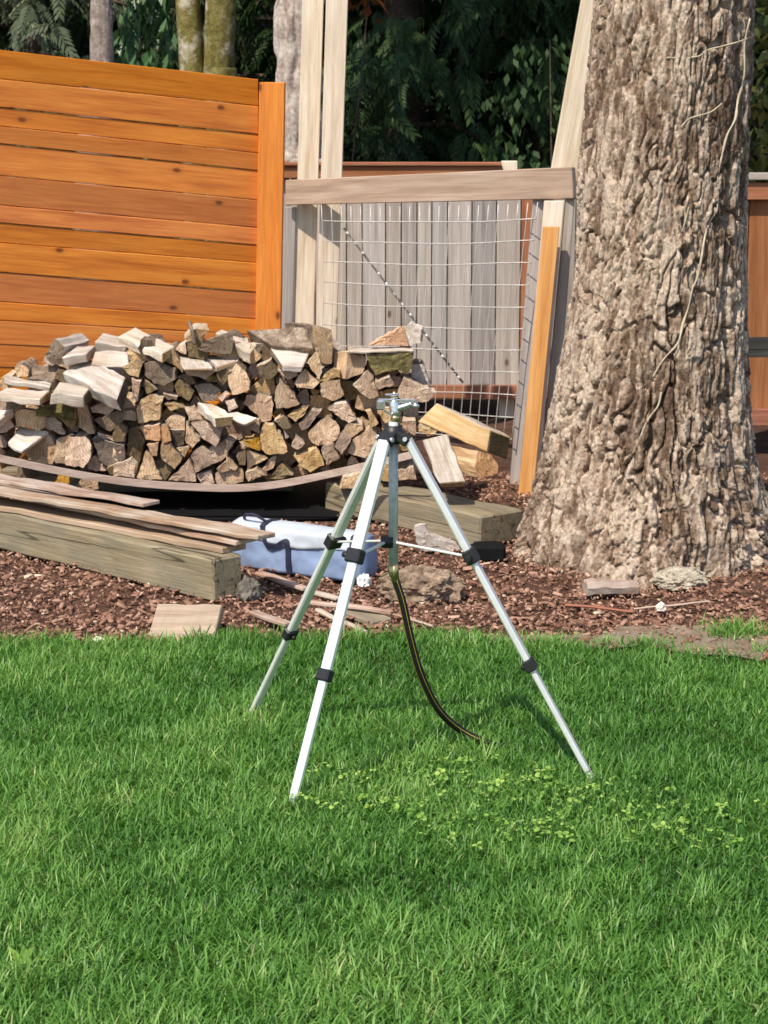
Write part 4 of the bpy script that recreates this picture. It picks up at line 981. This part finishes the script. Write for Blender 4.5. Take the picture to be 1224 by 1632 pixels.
# the row of logs behind, glimpsed in the gaps
TOPU = [(0, 612), (60, 575), (120, 556), (200, 546), (330, 548), (420, 545), (530, 548), (640, 590), (660, 690)]
k = 0
for row in range(6):
    for colm in range(13):
        u = -10 + colm * 52 + (row % 2) * 26 + rnd.uniform(-8, 8); v = 742 - row * 44 + rnd.uniform(-6, 6)
        if v - 20 < np.interp(u, *zip(*TOPU)) or u > 650: continue
        poly = []; a0 = rnd.uniform(0, 6.28); m = rnd.choice([3, 4, 4, 5])
        for s in range(m):
            a = a0 + 2 * math.pi * s / m + rnd.uniform(-.3, .3); poly.append((u + math.cos(a) * 23, v + math.sin(a) * 20))
        log(poly, 9.30, 0.3, 0, label='split log of the back row glimpsed through gaps in the pile', group='back row logs of the woodpile'); k += 1

# ================================================================== bag
def build_bag():
    a, b = G(392, 908), G(566, 930)
    d = (b - a); Lg = d.length; d.normalize(); nrm = Vector((-d.y, d.x, 0)); nrm = nrm if nrm.y > 0 else -nrm
    H, D = 0.175, 0.17
    a = a - d * 0.08; Lg += 0.09
    base = (a + b) / 2 + nrm * D / 2
    root = thing('storage_bag', (base.x, base.y, 0), 'blue grey fabric storage bag with dark straps lying on the mulch', 'bag')
    def pt(s, f, off=0.0):
        """s along 0..1, f 0..1 round: 0 front bottom .. front top .. back top .. back bottom"""
        en = 1 - 0.22 * (abs(2 * s - 1) ** 6)
        per = [(0.02, 0.0), (-0.012, 0.35), (-0.008, 0.7), (0.03, 0.97), (0.4, 1.04), (0.8, 1.0), (0.98, 0.75), (1.0, 0.3), (0.96, 0.0)]
        g = f * (len(per) - 1); i = min(int(g), len(per) - 2); t_ = g - i
        dd = per[i][0] * (1 - t_) + per[i + 1][0] * t_; hh = per[i][1] * (1 - t_) + per[i + 1][1] * t_
        q = a + d * (s * Lg) + nrm * (D * (0.5 + (dd - 0.5) * en)) + Vector((0, 0, H * hh * (0.94 + 0.06 * en) * (1 - 0.07 * s) + 0.004))
        w = noise.noise(q * 16) * 0.010 + noise.noise(q * 38) * 0.0035
        q = q - nrm * (w + off) + Vector((0, 0, max(0.0, min(1.0, (f - 0.3) * 10)) * off))
        return q
    ns, nf = 48, 40
    vs = [pt(i / ns, j / nf) for i in range(ns + 1) for j in range(nf + 1)]
    fs = [(i * (nf + 1) + j, (i + 1) * (nf + 1) + j, (i + 1) * (nf + 1) + j + 1, i * (nf + 1) + j + 1) for i in range(ns) for j in range(nf)]
    fs += [tuple(j for j in range(nf + 1)), tuple(reversed([ns * (nf + 1) + j for j in range(nf + 1)])), ]
    fs += [tuple([i * (nf + 1) for i in range(ns + 1)] + [i * (nf + 1) + nf for i in reversed(range(ns + 1))])]
    bm = bmesh.new(); bvs = [bm.verts.new(v) for v in vs]
    for f in fs:
        ff = bm.faces.new([bvs[i] for i in f]); ff.smooth = len(f) == 4
    bmesh.ops.recalc_face_normals(bm, faces=bm.faces)
    o = from_bm('body', bm, M['bag'], None, root, True)
    # pale flap over the top and the upper third of the front
    f0, f1 = 0.235, 0.66; m = 18
    vs = []; 
    for i in range(ns - 3):
        s = 0.02 + 0.96 * i / (ns - 4)
        for j in range(m + 1): vs.append(pt(s, f0 + 0.02 * math.sin(s * 9) + (f1 - f0) * j / m, 0.005))
    fs = [(i * (m + 1) + j, (i + 1) * (m + 1) + j, (i + 1) * (m + 1) + j + 1, i * (m + 1) + j + 1) for i in range(ns - 4) for j in range(m)]
    bm = bmesh.new(); bvs = [bm.verts.new(v) for v in vs]
    for f in fs: bm.faces.new([bvs[i] for i in f])
    bmesh.ops.recalc_face_normals(bm, faces=bm.faces); bmesh.ops.solidify(bm, geom=bm.faces[:], thickness=0.003)
    tag(from_bm('flap', bm, M['flap'], None, root, True), 'pale lavender top flap')
    def strap(path, w):
        pp = smooth_path([Vector((s, f, 0)) for s, f in path], 6); L_, R_ = [], []
        for k, q in enumerate(pp):
            t_ = (pp[min(k + 1, len(pp) - 1)] - pp[max(k - 1, 0)]); t_ = Vector((t_.x * Lg, t_.y * 0.62, 0)).normalized()
            p2 = Vector((-t_.y / Lg, t_.x / 0.62, 0)) * w / 2
            L_.append(pt(q.x + p2.x, max(0, q.y + p2.y), 0.0105)); R_.append(pt(q.x - p2.x, max(0, q.y - p2.y), 0.0105))
        bm = bmesh.new(); A = [bm.verts.new(q) for q in L_]; B = [bm.verts.new(q) for q in R_]
        for k in range(len(pp) - 1): bm.faces.new((A[k], A[k + 1], B[k + 1], B[k]))
        bmesh.ops.recalc_face_normals(bm, faces=bm.faces); bmesh.ops.solidify(bm, geom=bm.faces[:], thickness=0.0025)
        from_bm('strap', bm, M['strap'], None, root)
    strap([(0.27, 0.60), (0.265, 0.42), (0.285, 0.30), (0.33, 0.215), (0.40, 0.225), (0.455, 0.28), (0.475, 0.27), (0.48, 0.15), (0.485, 0.0)], 0.021)
    strap([(0.955, 0.55), (0.955, 0.3), (0.955, 0.0)], 0.018)
    tube('handle', smooth_path([pt(0.08, 0.46, 0.01), pt(0.12, 0.46, 0.03), pt(0.2, 0.46, 0.034), pt(0.26, 0.46, 0.01)], 5), 0.006, M['strap'], root, 6)
build_bag()

# ================================================================== litter on the mulch
def lump(name, c, r_, mat, label, cat, amp=0.3, seed=0, sub=4, freq=2.2):
    bm = bmesh.new(); bmesh.ops.create_icosphere(bm, subdivisions=sub, radius=1.0)
    for v in bm.verts:
        n_ = noise.fractal(v.co * freq + Vector((seed, seed * 2, 0)), 0.7, 2.1, 4)
        v.co = v.co * (1 + amp * n_); v.co = Vector((v.co.x * r_[0], v.co.y * r_[1], max(v.co.z, -0.35) * r_[2])) + Vector(c)
    return tag(from_bm(name, bm, mat), label, cat)
q = G(396, 957); lump('rock', (q.x, q.y + 0.04, 0.02), (0.045, 0.05, 0.055), M['rock'], 'dark grey rock against the end of the long timber', 'rock', 0.25, 3)
q = G(672, 958); st = lump('tree_stump', (q.x, q.y + 0.11, 0.012), (0.15, 0.13, 0.085), bark_mat('stump_wood', (0.11, 0.075, 0.05), (0.24, 0.17, 0.12), (0.38, 0.29, 0.215), 2.2), 'old grey brown stump knob rising from the mulch', 'stump', 0.22, 8, 5, 3.0)
q = G(1098, 940)
lump('root_flare', (q.x - 0.02, q.y + 0.10, 0.01), (0.10, 0.09, 0.05), bark_mat('root_lichen', (0.2, 0.17, 0.12), (0.36, 0.31, 0.24), (0.5, 0.45, 0.36), 2.0), 'pale lichen covered root knuckle at the foot of the fir', 'root', 0.2, 13, 5, 3.0)
q = G(1053, 975); lump('pale_stone', (q.x, q.y, 0.012), (0.018, 0.016, 0.02), M['stone'], 'small whitish stone on the mulch before the fir', 'stone', 0.35, 5, 3)
q = G(158, 1030); lump('fallen_petal', (q.x, q.y, 0.02), (0.02, 0.016, 0.012), M['petal'], 'pale fallen blossom at the edge of the lawn', 'blossom', 0.4, 6, 3)
q = G(580, 936); lump('paper_scrap', (q.x, q.y + 0.01, 0.015), (0.026, 0.02, 0.03), M['paper'], 'crumpled white scrap beside the end of the blue bag', 'scrap', 0.5, 9, 3)
# wedge of pale wood at the edge of the lawn
a, b = G(236, 1019), G(341, 1019)
tp = 0.118
quad_prism('wood_block', P(235, 1019, a.y), P(341, 1019, a.y), P(353, 964, a.y + 0.05), P(252, 962, a.y + 0.05), 0.10, M['lath'], None, 0.004, 0.004, 2, 6)
tag(bpy.data.objects['wood_block'], 'pale pinkish wedge of split wood at the lawn edge', 'wood block')
# short grey split piece before the fir
pa, pb = G(936, 952, 0.0), G(1018, 948, 0.0)
pc = [(0.0, 0.0), (0.06, 0.0), (0.068, 0.026), (0.05, 0.05), (0.032, 0.040), (0.012, 0.052), (-0.004, 0.028)]
d = (pb - pa).normalized(); nr = Vector((-d.y, d.x, 0)); vs = []; fs = []
for k in range(7):
    f = k / 6
    for x_, z_ in pc: vs.append(pa.lerp(pb, f) + nr * (x_ * (1 - .12 * f)) + Vector((0, 0, 0.004 + z_ * (1 - 0.2 * f))) + Vector((0, rnd.gauss(0, .004), abs(rnd.gauss(0, .004)))))
m = len(pc)
for k in range(6):
    for j in range(m): fs.append((k * m + j, (k + 1) * m + j, (k + 1) * m + (j + 1) % m, k * m + (j + 1) % m))
fs += [tuple(range(m)), tuple(reversed(range(6 * m, 7 * m)))]
Mx = frame((pa + pb) / 2, d, (0, 0, 1)); Mi = Mx.inverted()
tag(add('split_stick', [Mi @ v for v in vs], fs, M['old'], None, Mx), 'short thick grey stick of split wood before the fir', 'stick')
# broken pale chunk beside the right timber
q = [(662, 839), (676, 836), (683, 853), (700, 861), (722, 866), (734, 875), (700, 879), (672, 878)]
o = log(q, G(700, 881).y, 0.07, 0.0, [M['white_split'], M['white_split'], M['white_split']], 'broken whitish wood chunk before the short thick timber', name='wood_chunk')
o['category'] = 'wood chunk'
# black block
q = G(780, 899)
from_b = box_bm(0.125, 0.09, 0.07, 0.012, 6, 0.004, 5)
tag(from_bm('black_block', from_b, M['sheet'], Matrix.Translation((q.x, q.y + 0.05, 0.038)) @ Matrix.Rotation(0.08, 4, 'Z')), 'small black block on the mulch before the short thick timber', 'block')
# kindling
def stick(ua, va, ub, vb, w, t_, mat, label, seed, cat='stick', z=0.008):
    a, b = G(ua, va, z), G(ub, vb, z)
    o = bar('kindling_stick', a + Vector((0, 0, t_ / 2)), b + Vector((0, 0, t_ / 2)), w, t_, mat, None, (0, 0, 1), 0.003, 8, 0.006, seed)
    return tag(o, label, cat)
stick(412, 916, 487, 942, 0.035, 0.014, M['old'], 'tan splinter lying in front of the blue bag', 21)
stick(499, 947, 540, 958, 0.03, 0.012, M['white_split'], 'short pale splinter between two tripod legs on the mulch', 22)
stick(490, 962, 626, 980, 0.022, 0.014, M['old'], 'long thin stick over the grey kindling board', 23, z=0.03)
stick(548, 974, 610, 996, 0.085, 0.018, M['timber'], 'greyish flat kindling board at the lawn edge', 24)
stick(505, 974, 582, 1011, 0.022, 0.012, M['white_split'], 'bleached slanting stick below the kindling board', 25)
stick(402, 980, 460, 999, 0.035, 0.014, M['old'], 'pinkish splinter beside the dark tripod leg collar', 26)
stick(610, 978, 690, 1000, 0.012, 0.008, M['old'], 'thin twig leading toward the hose', 27)
stick(900, 966, 1010, 975, 0.014, 0.008, M['red'], 'thin red brown twig before the grey stick', 28)
stick(1010, 972, 1130, 960, 0.010, 0.007, M['lath'], 'thin pale twig before the fir', 29)

# ================================================================== mulch chips (uncountable)
def chips():
    r = np.random.default_rng(3); N = 38000
    x = r.uniform(-2.6, 2.8, N); y = 6.35 + (r.uniform(0, 1, N) ** 1.35) * 3.6
    keep = (y > edge_y(x) - 0.02) & ~((x > 0.45) & (y < edge_y(x) + 0.26 * np.clip((x - 0.35) * 1.6, 0, 1)) & (r.uniform(0, 1, N) < 0.62))
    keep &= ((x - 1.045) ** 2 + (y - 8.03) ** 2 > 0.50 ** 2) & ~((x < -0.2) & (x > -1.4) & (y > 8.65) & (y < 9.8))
    x, y = x[keep], y[keep]; N = len(x)
    T = np.array([[-.5, -.5, 0], [.5, -.38, 0.05], [.42, .5, 0], [-.45, .36, -.05], [-.42, -.4, 1], [.46, -.3, .9], [.35, .36, 1], [-.5, .3, .85]], float)
    Fq = np.array([[4, 5, 6, 7], [0, 1, 5, 4], [1, 2, 6, 5], [2, 3, 7, 6], [3, 0, 4, 7]])
    L = 0.006 + 0.070 * r.beta(1.0, 6.0, N); W = np.minimum(L * r.uniform(0.15, 0.6, N), 0.022); H = r.uniform(0.003, 0.008, N)
    TT = T[None] * np.stack([L, W, H], 1)[:, None, :]; TT = TT + r.normal(0, 0.0012, TT.shape)
    R_ = rots(r.uniform(0, 6.28, N), r.normal(0, 0.28, N), r.normal(0, 0.3, N))
    z = r.uniform(0.0, 0.014, N) + 0.008 * ((x > 0.45) & (y < edge_y(x) + 0.3)) + 0.012 * fbm(np.stack([x, y, 0 * x], 1) * 3.1, 3, 3) - 0.006
    V = np.einsum('nij,nkj->nki', R_, TT) + np.stack([x, y, z], 1)[:, None, :]
    F = (Fq[None] + (np.arange(N) * 8)[:, None, None]).reshape(-1, 4)
    tn = r.beta(1.7, 2.6, N) * 0.9; pk = r.uniform(0, 1, N) < 0.02; tn[pk] = r.uniform(0.8, 1.0, pk.sum())
    tag(mesh_np('bark_mulch', V.reshape(-1, 3), F, M['chips'], tint=np.repeat(tn, 8)), 'red brown bark chip mulch covering the bed', 'mulch', kind='stuff')
chips()

# ================================================================== lawn grass (uncountable)
def grass_blades(x, y, h, wd, tn, seed, lean_sd=0.42):
    r = np.random.default_rng(seed); N = len(x)
    az = r.uniform(0, 6.283, N); ln = np.abs(r.normal(0.25, lean_sd, N)); cv = r.uniform(0.2, 1.1, N)
    dx, dy = np.cos(az), np.sin(az); fa = az + 1.5708 + r.normal(0, 0.5, N); sx, sy = np.cos(fa), np.sin(fa)
    V = np.zeros((N, 7, 3)); k = 0
    for f, wf_ in ((0, 0.8), (0.4, 1.0), (0.75, 0.7), (1.0, 0.0)):
        ang = ln + cv * f * 0.7
        hx = h * f * np.sin(ang); hz = h * f * np.cos(np.minimum(ang, 1.35))
        cxx, cyy = x + dx * hx, y + dy * hx
        if wf_ > 0:
            for s in (-1, 1):
                V[:, k] = np.stack([cxx + s * sx * wd * wf_ / 2, cyy + s * sy * wd * wf_ / 2, hz - 0.004], 1); k += 1
        else:
            V[:, k] = np.stack([cxx, cyy, hz - 0.004], 1)
    F3 = np.array([[0, 1, 3], [0, 3, 2], [2, 3, 5], [2, 5, 4], [4, 5, 6]])
    F = (F3[None] + (np.arange(N) * 7)[:, None, None]).reshape(-1, 3)
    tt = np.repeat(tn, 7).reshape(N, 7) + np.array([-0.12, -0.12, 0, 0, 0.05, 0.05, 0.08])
    return V.reshape(-1, 3), F, np.clip(tt, 0, 1).ravel()
def lawn_grass():
    r = np.random.default_rng(17)
    # dense where it is seen, thinner beyond
    N1 = 235000; y = 3.35 + (6.72 - 3.35) * r.uniform(0, 1, N1); hw = 0.22 * y + 0.28; x = r.uniform(-1, 1, N1) * hw
    keepp = r.uniform(0, 1, N1) < np.clip(hw / 1.75, 0, 1); x, y = x[keepp], y[keepp]
    N2 = 150000; x2 = np.clip(r.normal(0, 1.7, N2), -6, 6); y2 = 6.6 - 4.6 * r.uniform(0, 1, N2)
    out = (np.abs(x2) > 0.22 * y2 + 0.26) | (y2 < 3.36); x2, y2 = x2[out], y2[out]
    x2, y2 = x2[:58000], y2[:58000]
    x = np.concatenate([x, x2]); y = np.concatenate([y, y2])
    far = np.concatenate([np.zeros(len(x) - len(x2), bool), np.ones(len(x2), bool)])
    pe = np.stack([x, y, 0 * x], 1)
    e = edge_y(x) + 0.03 * vnoise(pe * 12, 4)
    # sparse where the lawn frays into the bare strip on the right
    fray = np.clip((y - (e - 0.10 - 0.12 * (x > 0.5))) / 0.12, 0, 1)
    tuftn = vnoise(pe * 6.5, 77) 
    kp = (y < e) & (r.uniform(0, 1, len(x)) > fray * 0.8 * (x > 0.45) * (tuftn < 0.15))
    worn = fbm(pe * 1.6 + 4, 3, 8)
    kp &= r.uniform(0, 1, len(x)) > np.clip((worn - 0.75) * 1.2, 0, 0.6)
    x, y, far, pe = x[kp], y[kp], far[kp], pe[kp]; N = len(x)
    big = fbm(pe * 2.3, 3, 5); sm = vnoise(pe * 11, 6)
    h = (0.044 + 0.010 * big + 0.011 * sm) * r.uniform(0.5, 1.4, N); h = np.clip(h, 0.016, 0.105)
    wd = r.uniform(0.0024, 0.0046, N) * np.where(far, 2.2, 1.0)
    tn = 0.42 + 0.20 * big + 0.17 * sm + r.normal(0, 0.16, N)
    yel = np.exp(-(((x - 0.18) / 0.42) ** 2 + ((y - 4.98) / 0.22) ** 2)); tn = tn + 0.16 * yel + 0.10 * np.exp(-(((x - 0.62) / 0.3) ** 2 + ((y - 4.75) / 0.16) ** 2))
    dead = r.uniform(0, 1, N) < 0.006; tn[dead] = 1.0
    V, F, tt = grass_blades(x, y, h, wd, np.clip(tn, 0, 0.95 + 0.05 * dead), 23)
    # stray tufts over the bare strip
    tx, ty, th_ = [], [], []
    for u, v, n_, s_, hh in ((970, 1030, 130, 0.035, 0.05), (1040, 1030, 150, 0.04, 0.05), (1172, 1016, 380, 0.05, 0.085), (1120, 1046, 120, 0.05, 0.05), (560, 1022, 160, 0.05, 0.07), (880, 1030, 130, 0.05, 0.06), (1215, 1040, 100, 0.04, 0.05), (1120, 1450, 160, 0.03, 0.09), (40, 1580, 200, 0.03, 0.09)):
        q = G(u, v); tx.append(r.normal(q.x, s_, n_)); ty.append(r.normal(q.y, s_ * 0.7, n_)); th_.append(hh * r.uniform(0.5, 1.2, n_))
    tx, ty, th_ = map(np.concatenate, (tx, ty, th_)); n_ = len(tx)
    V2, F2, t2 = grass_blades(tx, ty, th_, r.uniform(0.0025, 0.0045, n_), np.clip(r.normal(0.68, 0.12, n_), 0, 0.9), 29, 0.5)
    V = np.concatenate([V, V2]); F = np.concatenate([F, F2 + len(V) - len(V2)]); tt = np.concatenate([tt, t2])
    tag(mesh_np('grass', V, F, M['grass'], tint=tt), 'short green lawn grass', 'grass', kind='stuff')
    # clover
    V, F, T_ = [], [], []
    cs = []
    for u, v, n_, s_ in ((700, 1245, 60, 0.07), (760, 1260, 90, 0.1), (560, 1255, 45, 0.06), (640, 1300, 40, 0.07), (850, 1270, 60, 0.08), (820, 1335, 90, 0.10), (930, 1290, 60, 0.07), (1030, 1320, 110, 0.11), (1100, 1345, 70, 0.08), (700, 1330, 50, 0.07), (520, 1300, 40, 0.06), (860, 1345, 50, 0.05), (1150, 1300, 30, 0.08)):
        q = G(u, v); n_ = int(n_ * 0.42); cs.append(np.stack([r.normal(q.x, s_ * 0.8, n_), r.normal(q.y, s_ * 0.9, n_)], 1))
    cs = np.concatenate(cs); n_ = len(cs)
    k8 = np.linspace(0, 6.283, 7, endpoint=False)
    leaf = np.concatenate([[[0, 0, 0]], np.stack([0.55 + 0.5 * np.cos(k8), 0.42 * np.sin(k8), 0.10 * np.abs(np.sin(k8))], 1)])
    lf = np.array([[0, 1 + i, 1 + (i + 1) % 7] for i in range(7)])
    for j in range(3):
        az = r.uniform(0, 6.28, n_) if j == 0 else az + 2.094
        z = r.uniform(0.022, 0.055, n_) if j == 0 else z
        sz = 0.006 + 0.013 * r.beta(1.3, 2.2, n_) if j == 0 else sz
        tn = r.uniform(0, 1, n_) if j == 0 else tn
        v_, f_, t_ = scatter(leaf, lf, np.stack([cs[:, 0], cs[:, 1], z], 1), rots(az, r.normal(0.1, 0.4, n_), r.normal(0, 0.4, n_)), sz, tn)
        F.append(f_ + sum(len(q) for q in V)); V.append(v_); T_.append(t_)
    tag(mesh_np('clover', np.concatenate(V), np.concatenate(F), M['clover'], tint=np.concatenate(T_)), 'yellow green clover patch in the lawn under the tripod', 'clover', kind='stuff')
lawn_grass()

def weed(u, v, n_, L, label, seed):
    q = G(u, v); r = np.random.default_rng(seed)
    root = thing('lawn_weed', (q.x, q.y, 0), label, 'weed')
    for k in range(n_):
        a = k * 2.4 + r.uniform(-.3, .3); l_ = L * r.uniform(0.6, 1.1); el = r.uniform(0.25, 1.1); w_ = l_ * 0.11
        d = Vector((math.cos(a), math.sin(a), 0)); sd_ = Vector((-d.y, d.x, 0)); vs = []; 
        for f, wf_ in ((0, 0.25), (0.3, 0.8), (0.6, 1.0), (0.85, 0.7), (1.0, 0.05)):
            c_ = q + d * (l_ * f * math.cos(el * (1 - 0.6 * f))) + Vector((0, 0, 0.012 + l_ * math.sin(el) * f * (1.15 - 0.6 * f)))
            vs += [c_ - sd_ * w_ * wf_ + Vector((0, 0, w_ * 0.3)), c_, c_ + sd_ * w_ * wf_ + Vector((0, 0, w_ * 0.3))]
        fs = []
        for m_ in range(4):
            fs += [(m_ * 3, m_ * 3 + 1, m_ * 3 + 4, m_ * 3 + 3), (m_ * 3 + 1, m_ * 3 + 2, m_ * 3 + 5, m_ * 3 + 4)]
        o = add('leaf', vs, fs, M['bright_leaf'], None, None, root, True)
        at_ = o.data.attributes.new('tint', 'FLOAT', 'POINT'); at_.data.foreach_set('value', [r.uniform(0, 0.9)] * len(vs))
weed(38, 1556, 16, 0.058, 'bright broad leaved weed in the lawn corner', 61)
weed(300, 1180, 7, 0.05, 'small bright weed in the lawn left of the tripod', 62)
weed(610, 1575, 6, 0.05, 'small leafy weed alone in the plain lawn', 63)
# ================================================================== sprinkler on its tripod
def build_tripod():
    feet = [G(463, 1284), G(948, 1244), G(397, 1141)]
    c = sum(feet, Vector()) / 3
    Yc = c.y
    ap = P(627, 690, Yc)
    root = thing('sprinkler_tripod', (ap.x, ap.y, 0), 'silver telescoping tripod with impact sprinkler standing on the lawn', 'sprinkler')
    hub = Vector((ap.x, ap.y, ap.z))
    pc = P(618, 863, Yc)
    colls = [(567, 880), (748, 880), (533, 857)]; low = [(517, 1070), (846, 1054), (460, 1005)]
    starts = [(619, 690), (651, 697), (607, 701)]
    for k in range(3):
        f = feet[k] - Vector((0, 0, 0.01))
        out = Vector((f.x - hub.x, f.y - hub.y, 0)).normalized()
        tang = Vector((-out.y, out.x, 0))
        s = hub + out * 0.036 + Vector((0, 0, -0.012))
        ax = f - s
        # parameter of the collars from their photo height
        def tfor(uv):
            best = min(range(0, 1001), key=lambda i: (lambda q: (q[1] - uv[1]) ** 2)(proj(s + ax * (i / 1000))))
            return best / 1000
        t1, t2 = tfor(colls[k]), tfor(low[k])
        nrm = tang.cross(ax).normalized()
        wu = 0.035
        up = bar('leg', s, s + ax * (t1 + 0.02), wu, 0.019, M['alu'], root, nrm, 0.005)
        bar('middle_tube', s + ax * t1, s + ax * (t2 + 0.02), wu * 0.86, 0.017, M['alu'], up, nrm, 0.004)
        bar('lower_tube', s + ax * t2, f, wu * 0.7, 0.014, M['alu'], up, nrm, 0.003)
        cb = bar('leg_clamp', s + ax * (t1 - 0.008), s + ax * (t1 + 0.030), wu + 0.011, 0.031, M['black'], up, nrm, 0.004)
        p1 = s + ax * (t1 + 0.012)
        tube('clamp_screw', [p1 - tang * (wu * 0.5 + 0.006), p1 - tang * (wu * 0.5 + 0.022)], [0.008, 0.007], M['black'], up, 8)
        bar('leg_clamp', s + ax * (t2 - 0.006), s + ax * (t2 + 0.026), wu * 0.86 + 0.010, 0.027, M['black'], up, nrm, 0.004)
        p2 = s + ax * (t2 + 0.010)
        tube('clamp_screw', [p2 + nrm * 0.012, p2 + nrm * 0.024], [0.007, 0.006], M['black'], up, 8)
        bar('foot_tip', f - ax.normalized() * 0.03, f, wu * 0.72, 0.016, M['galv'], up, nrm, 0.003)
        # hub arm and pivot
        bar('hub_arm', hub + Vector((0, 0, 0.004)), s + ax * 0.012, wu + 0.010, 0.026, M['black'], root, nrm, 0.004)
        tube('pivot_bolt', [s - tang * (wu * 0.5 + 0.009), s + tang * (wu * 0.5 + 0.009)], 0.006, M['galv'], root, 8)
        # spreader strut
        bar('spreader_strut', pc + out * 0.012, p1 - out * 0.012, 0.010, 0.006, M['alu'], root, (0, 0, 1), 0.0015)
    tube('hub', [hub + Vector((0, 0, -0.026)), hub + Vector((0, 0, 0.02))], [0.026, 0.024], M['black'], root, 16)
    pb = P(621, 908, Yc)
    tube('riser_pipe', [hub + Vector((0, 0, 0.03)), Vector((hub.x, hub.y, pb.z))], 0.0125, M['galv'], root, 14)
    tube('spreader_collar', [pc + Vector((0, 0, -0.014)), pc + Vector((0, 0, 0.014))], [0.019, 0.019], M['black'], root, 14)
    # impact head
    z0 = hub.z
    base = Vector((hub.x, hub.y, z0))
    def at(dx, dy, dz): return base + Vector((dx, dy, dz))
    tube('brass_nipple', [at(0.004, 0, 0.02), at(0.004, 0, 0.034), at(0.004, 0, 0.034), at(0.004, 0, 0.046)], [0.0085, 0.0085, 0.012, 0.011], M['brass'], root, 12)
    head = tube('sprinkler_body', [at(0.004, 0, 0.044), at(0.004, 0, 0.052), at(0.003, 0, 0.058), at(0.002, 0, 0.080), at(0.002, 0, 0.090)], [0.010, 0.014, 0.012, 0.015, 0.010], M['chrome'], root, 14)
    tube('nozzle', smooth_path([at(0.004, 0, 0.062), at(0.028, -0.004, 0.070), at(0.048, -0.006, 0.077)], 3), [0.0095, 0.0095, 0.009, 0.009, 0.008, 0.0085, 0.010], M['chrome'], root, 10)
    tube('deflector', [at(0.050, -0.012, 0.076), at(0.060, -0.012, 0.072), at(0.066, -0.008, 0.070)], [0.004, 0.008, 0.004], M['chrome'], root, 8)
    bar('swing_arm', at(-0.040, -0.006, 0.086), at(0.062, -0.010, 0.084), 0.006, 0.010, M['chrome'], root, (0, 0, 1), 0.002)
    bar('counterweight', at(-0.044, -0.006, 0.074), at(-0.022, -0.006, 0.074), 0.018, 0.026, M['chrome'], root, (0, 0, 1), 0.004)
    bar('arm_bridge', at(-0.022, -0.002, 0.100), at(0.014, -0.002, 0.102), 0.010, 0.006, M['chrome'], root, (0, 0, 1), 0.002)
    tube('pivot_pin', [at(0.002, 0, 0.088), at(0.002, 0, 0.108)], 0.0035, M['brass'], root, 8)
    pp = [at(0.002 + 0.009 * math.cos(a * 0.8), 0.009 * math.sin(a * 0.8), 0.088 + 0.0007 * a) for a in range(18)]
    tube('spring', pp, 0.0012, M['galv'], root, 5)
    bar('trip_lever', at(-0.004, -0.012, 0.048), at(-0.026, -0.014, 0.062), 0.004, 0.006, M['chrome'], root, (0, 0, 1), 0.001)
    # hose
    h0 = Vector((hub.x, hub.y, pb.z))
    hr = thing('garden_hose', (P(780, 1186, 5.49).x, 5.49, 0), 'black garden hose with yellow stripes hanging from the sprinkler riser', 'hose')
    tube('coupling', [h0 + Vector((0, 0, 0.012)), h0 + Vector((0.002, 0, -0.016)), h0 + Vector((0.003, 0, -0.016)), h0 + Vector((0.006, 0, -0.030))], [0.0135, 0.0135, 0.0115, 0.011], M['brass'], hr, 12)
    bar('coupling_lever', h0 + Vector((-0.012, -0.006, -0.006)), h0 + Vector((-0.034, -0.008, -0.016)), 0.008, 0.006, M['brass'], hr, (0, 0, 1), 0.002)
    e = G(790, 1189, 0.013)
    hp = smooth_path([h0 + Vector((0.006, 0, -0.028)), P(642, 962, Yc + 0.005), P(655, 1020, Yc + 0.02), P(672, 1078, Yc + 0.045), P(700, 1132, Yc + 0.09), P(738, 1166, Yc + 0.14), e, e + Vector((0.05, 0.03, -0.008)), e + Vector((0.10, 0.08, -0.015)), e + Vector((0.13, 0.14, -0.018))], 8)
    tube('hose_pipe', hp, 0.0108, M['rubber'], hr, 14)
    for ang in (-0.6, 1.9):
        L_ = []
        for k, q in enumerate(hp[:46]):
            t_ = (hp[min(k + 1, len(hp) - 1)] - hp[max(k - 1, 0)]).normalized()
            sd_ = t_.cross(Vector((0, -1, 0.15))).normalized(); fr = sd_.cross(t_).normalized()
            if fr.y > 0: fr = -fr
            L_.append(q + (fr * math.cos(ang * .6) + sd_ * math.sin(ang * .6)) * 0.0098)
        tube('stripe', L_, 0.0013, M['yellow'], hr, 5)
def proj(p):
    d = Vector(p) - Vector((0, 0, CAM_Z))
    f = d.y * CP - d.z * SP; upv = d.y * SP + d.z * CP
    return (612 + d.x / f * FPX, 816 - upv / f * FPX)
build_tripod()
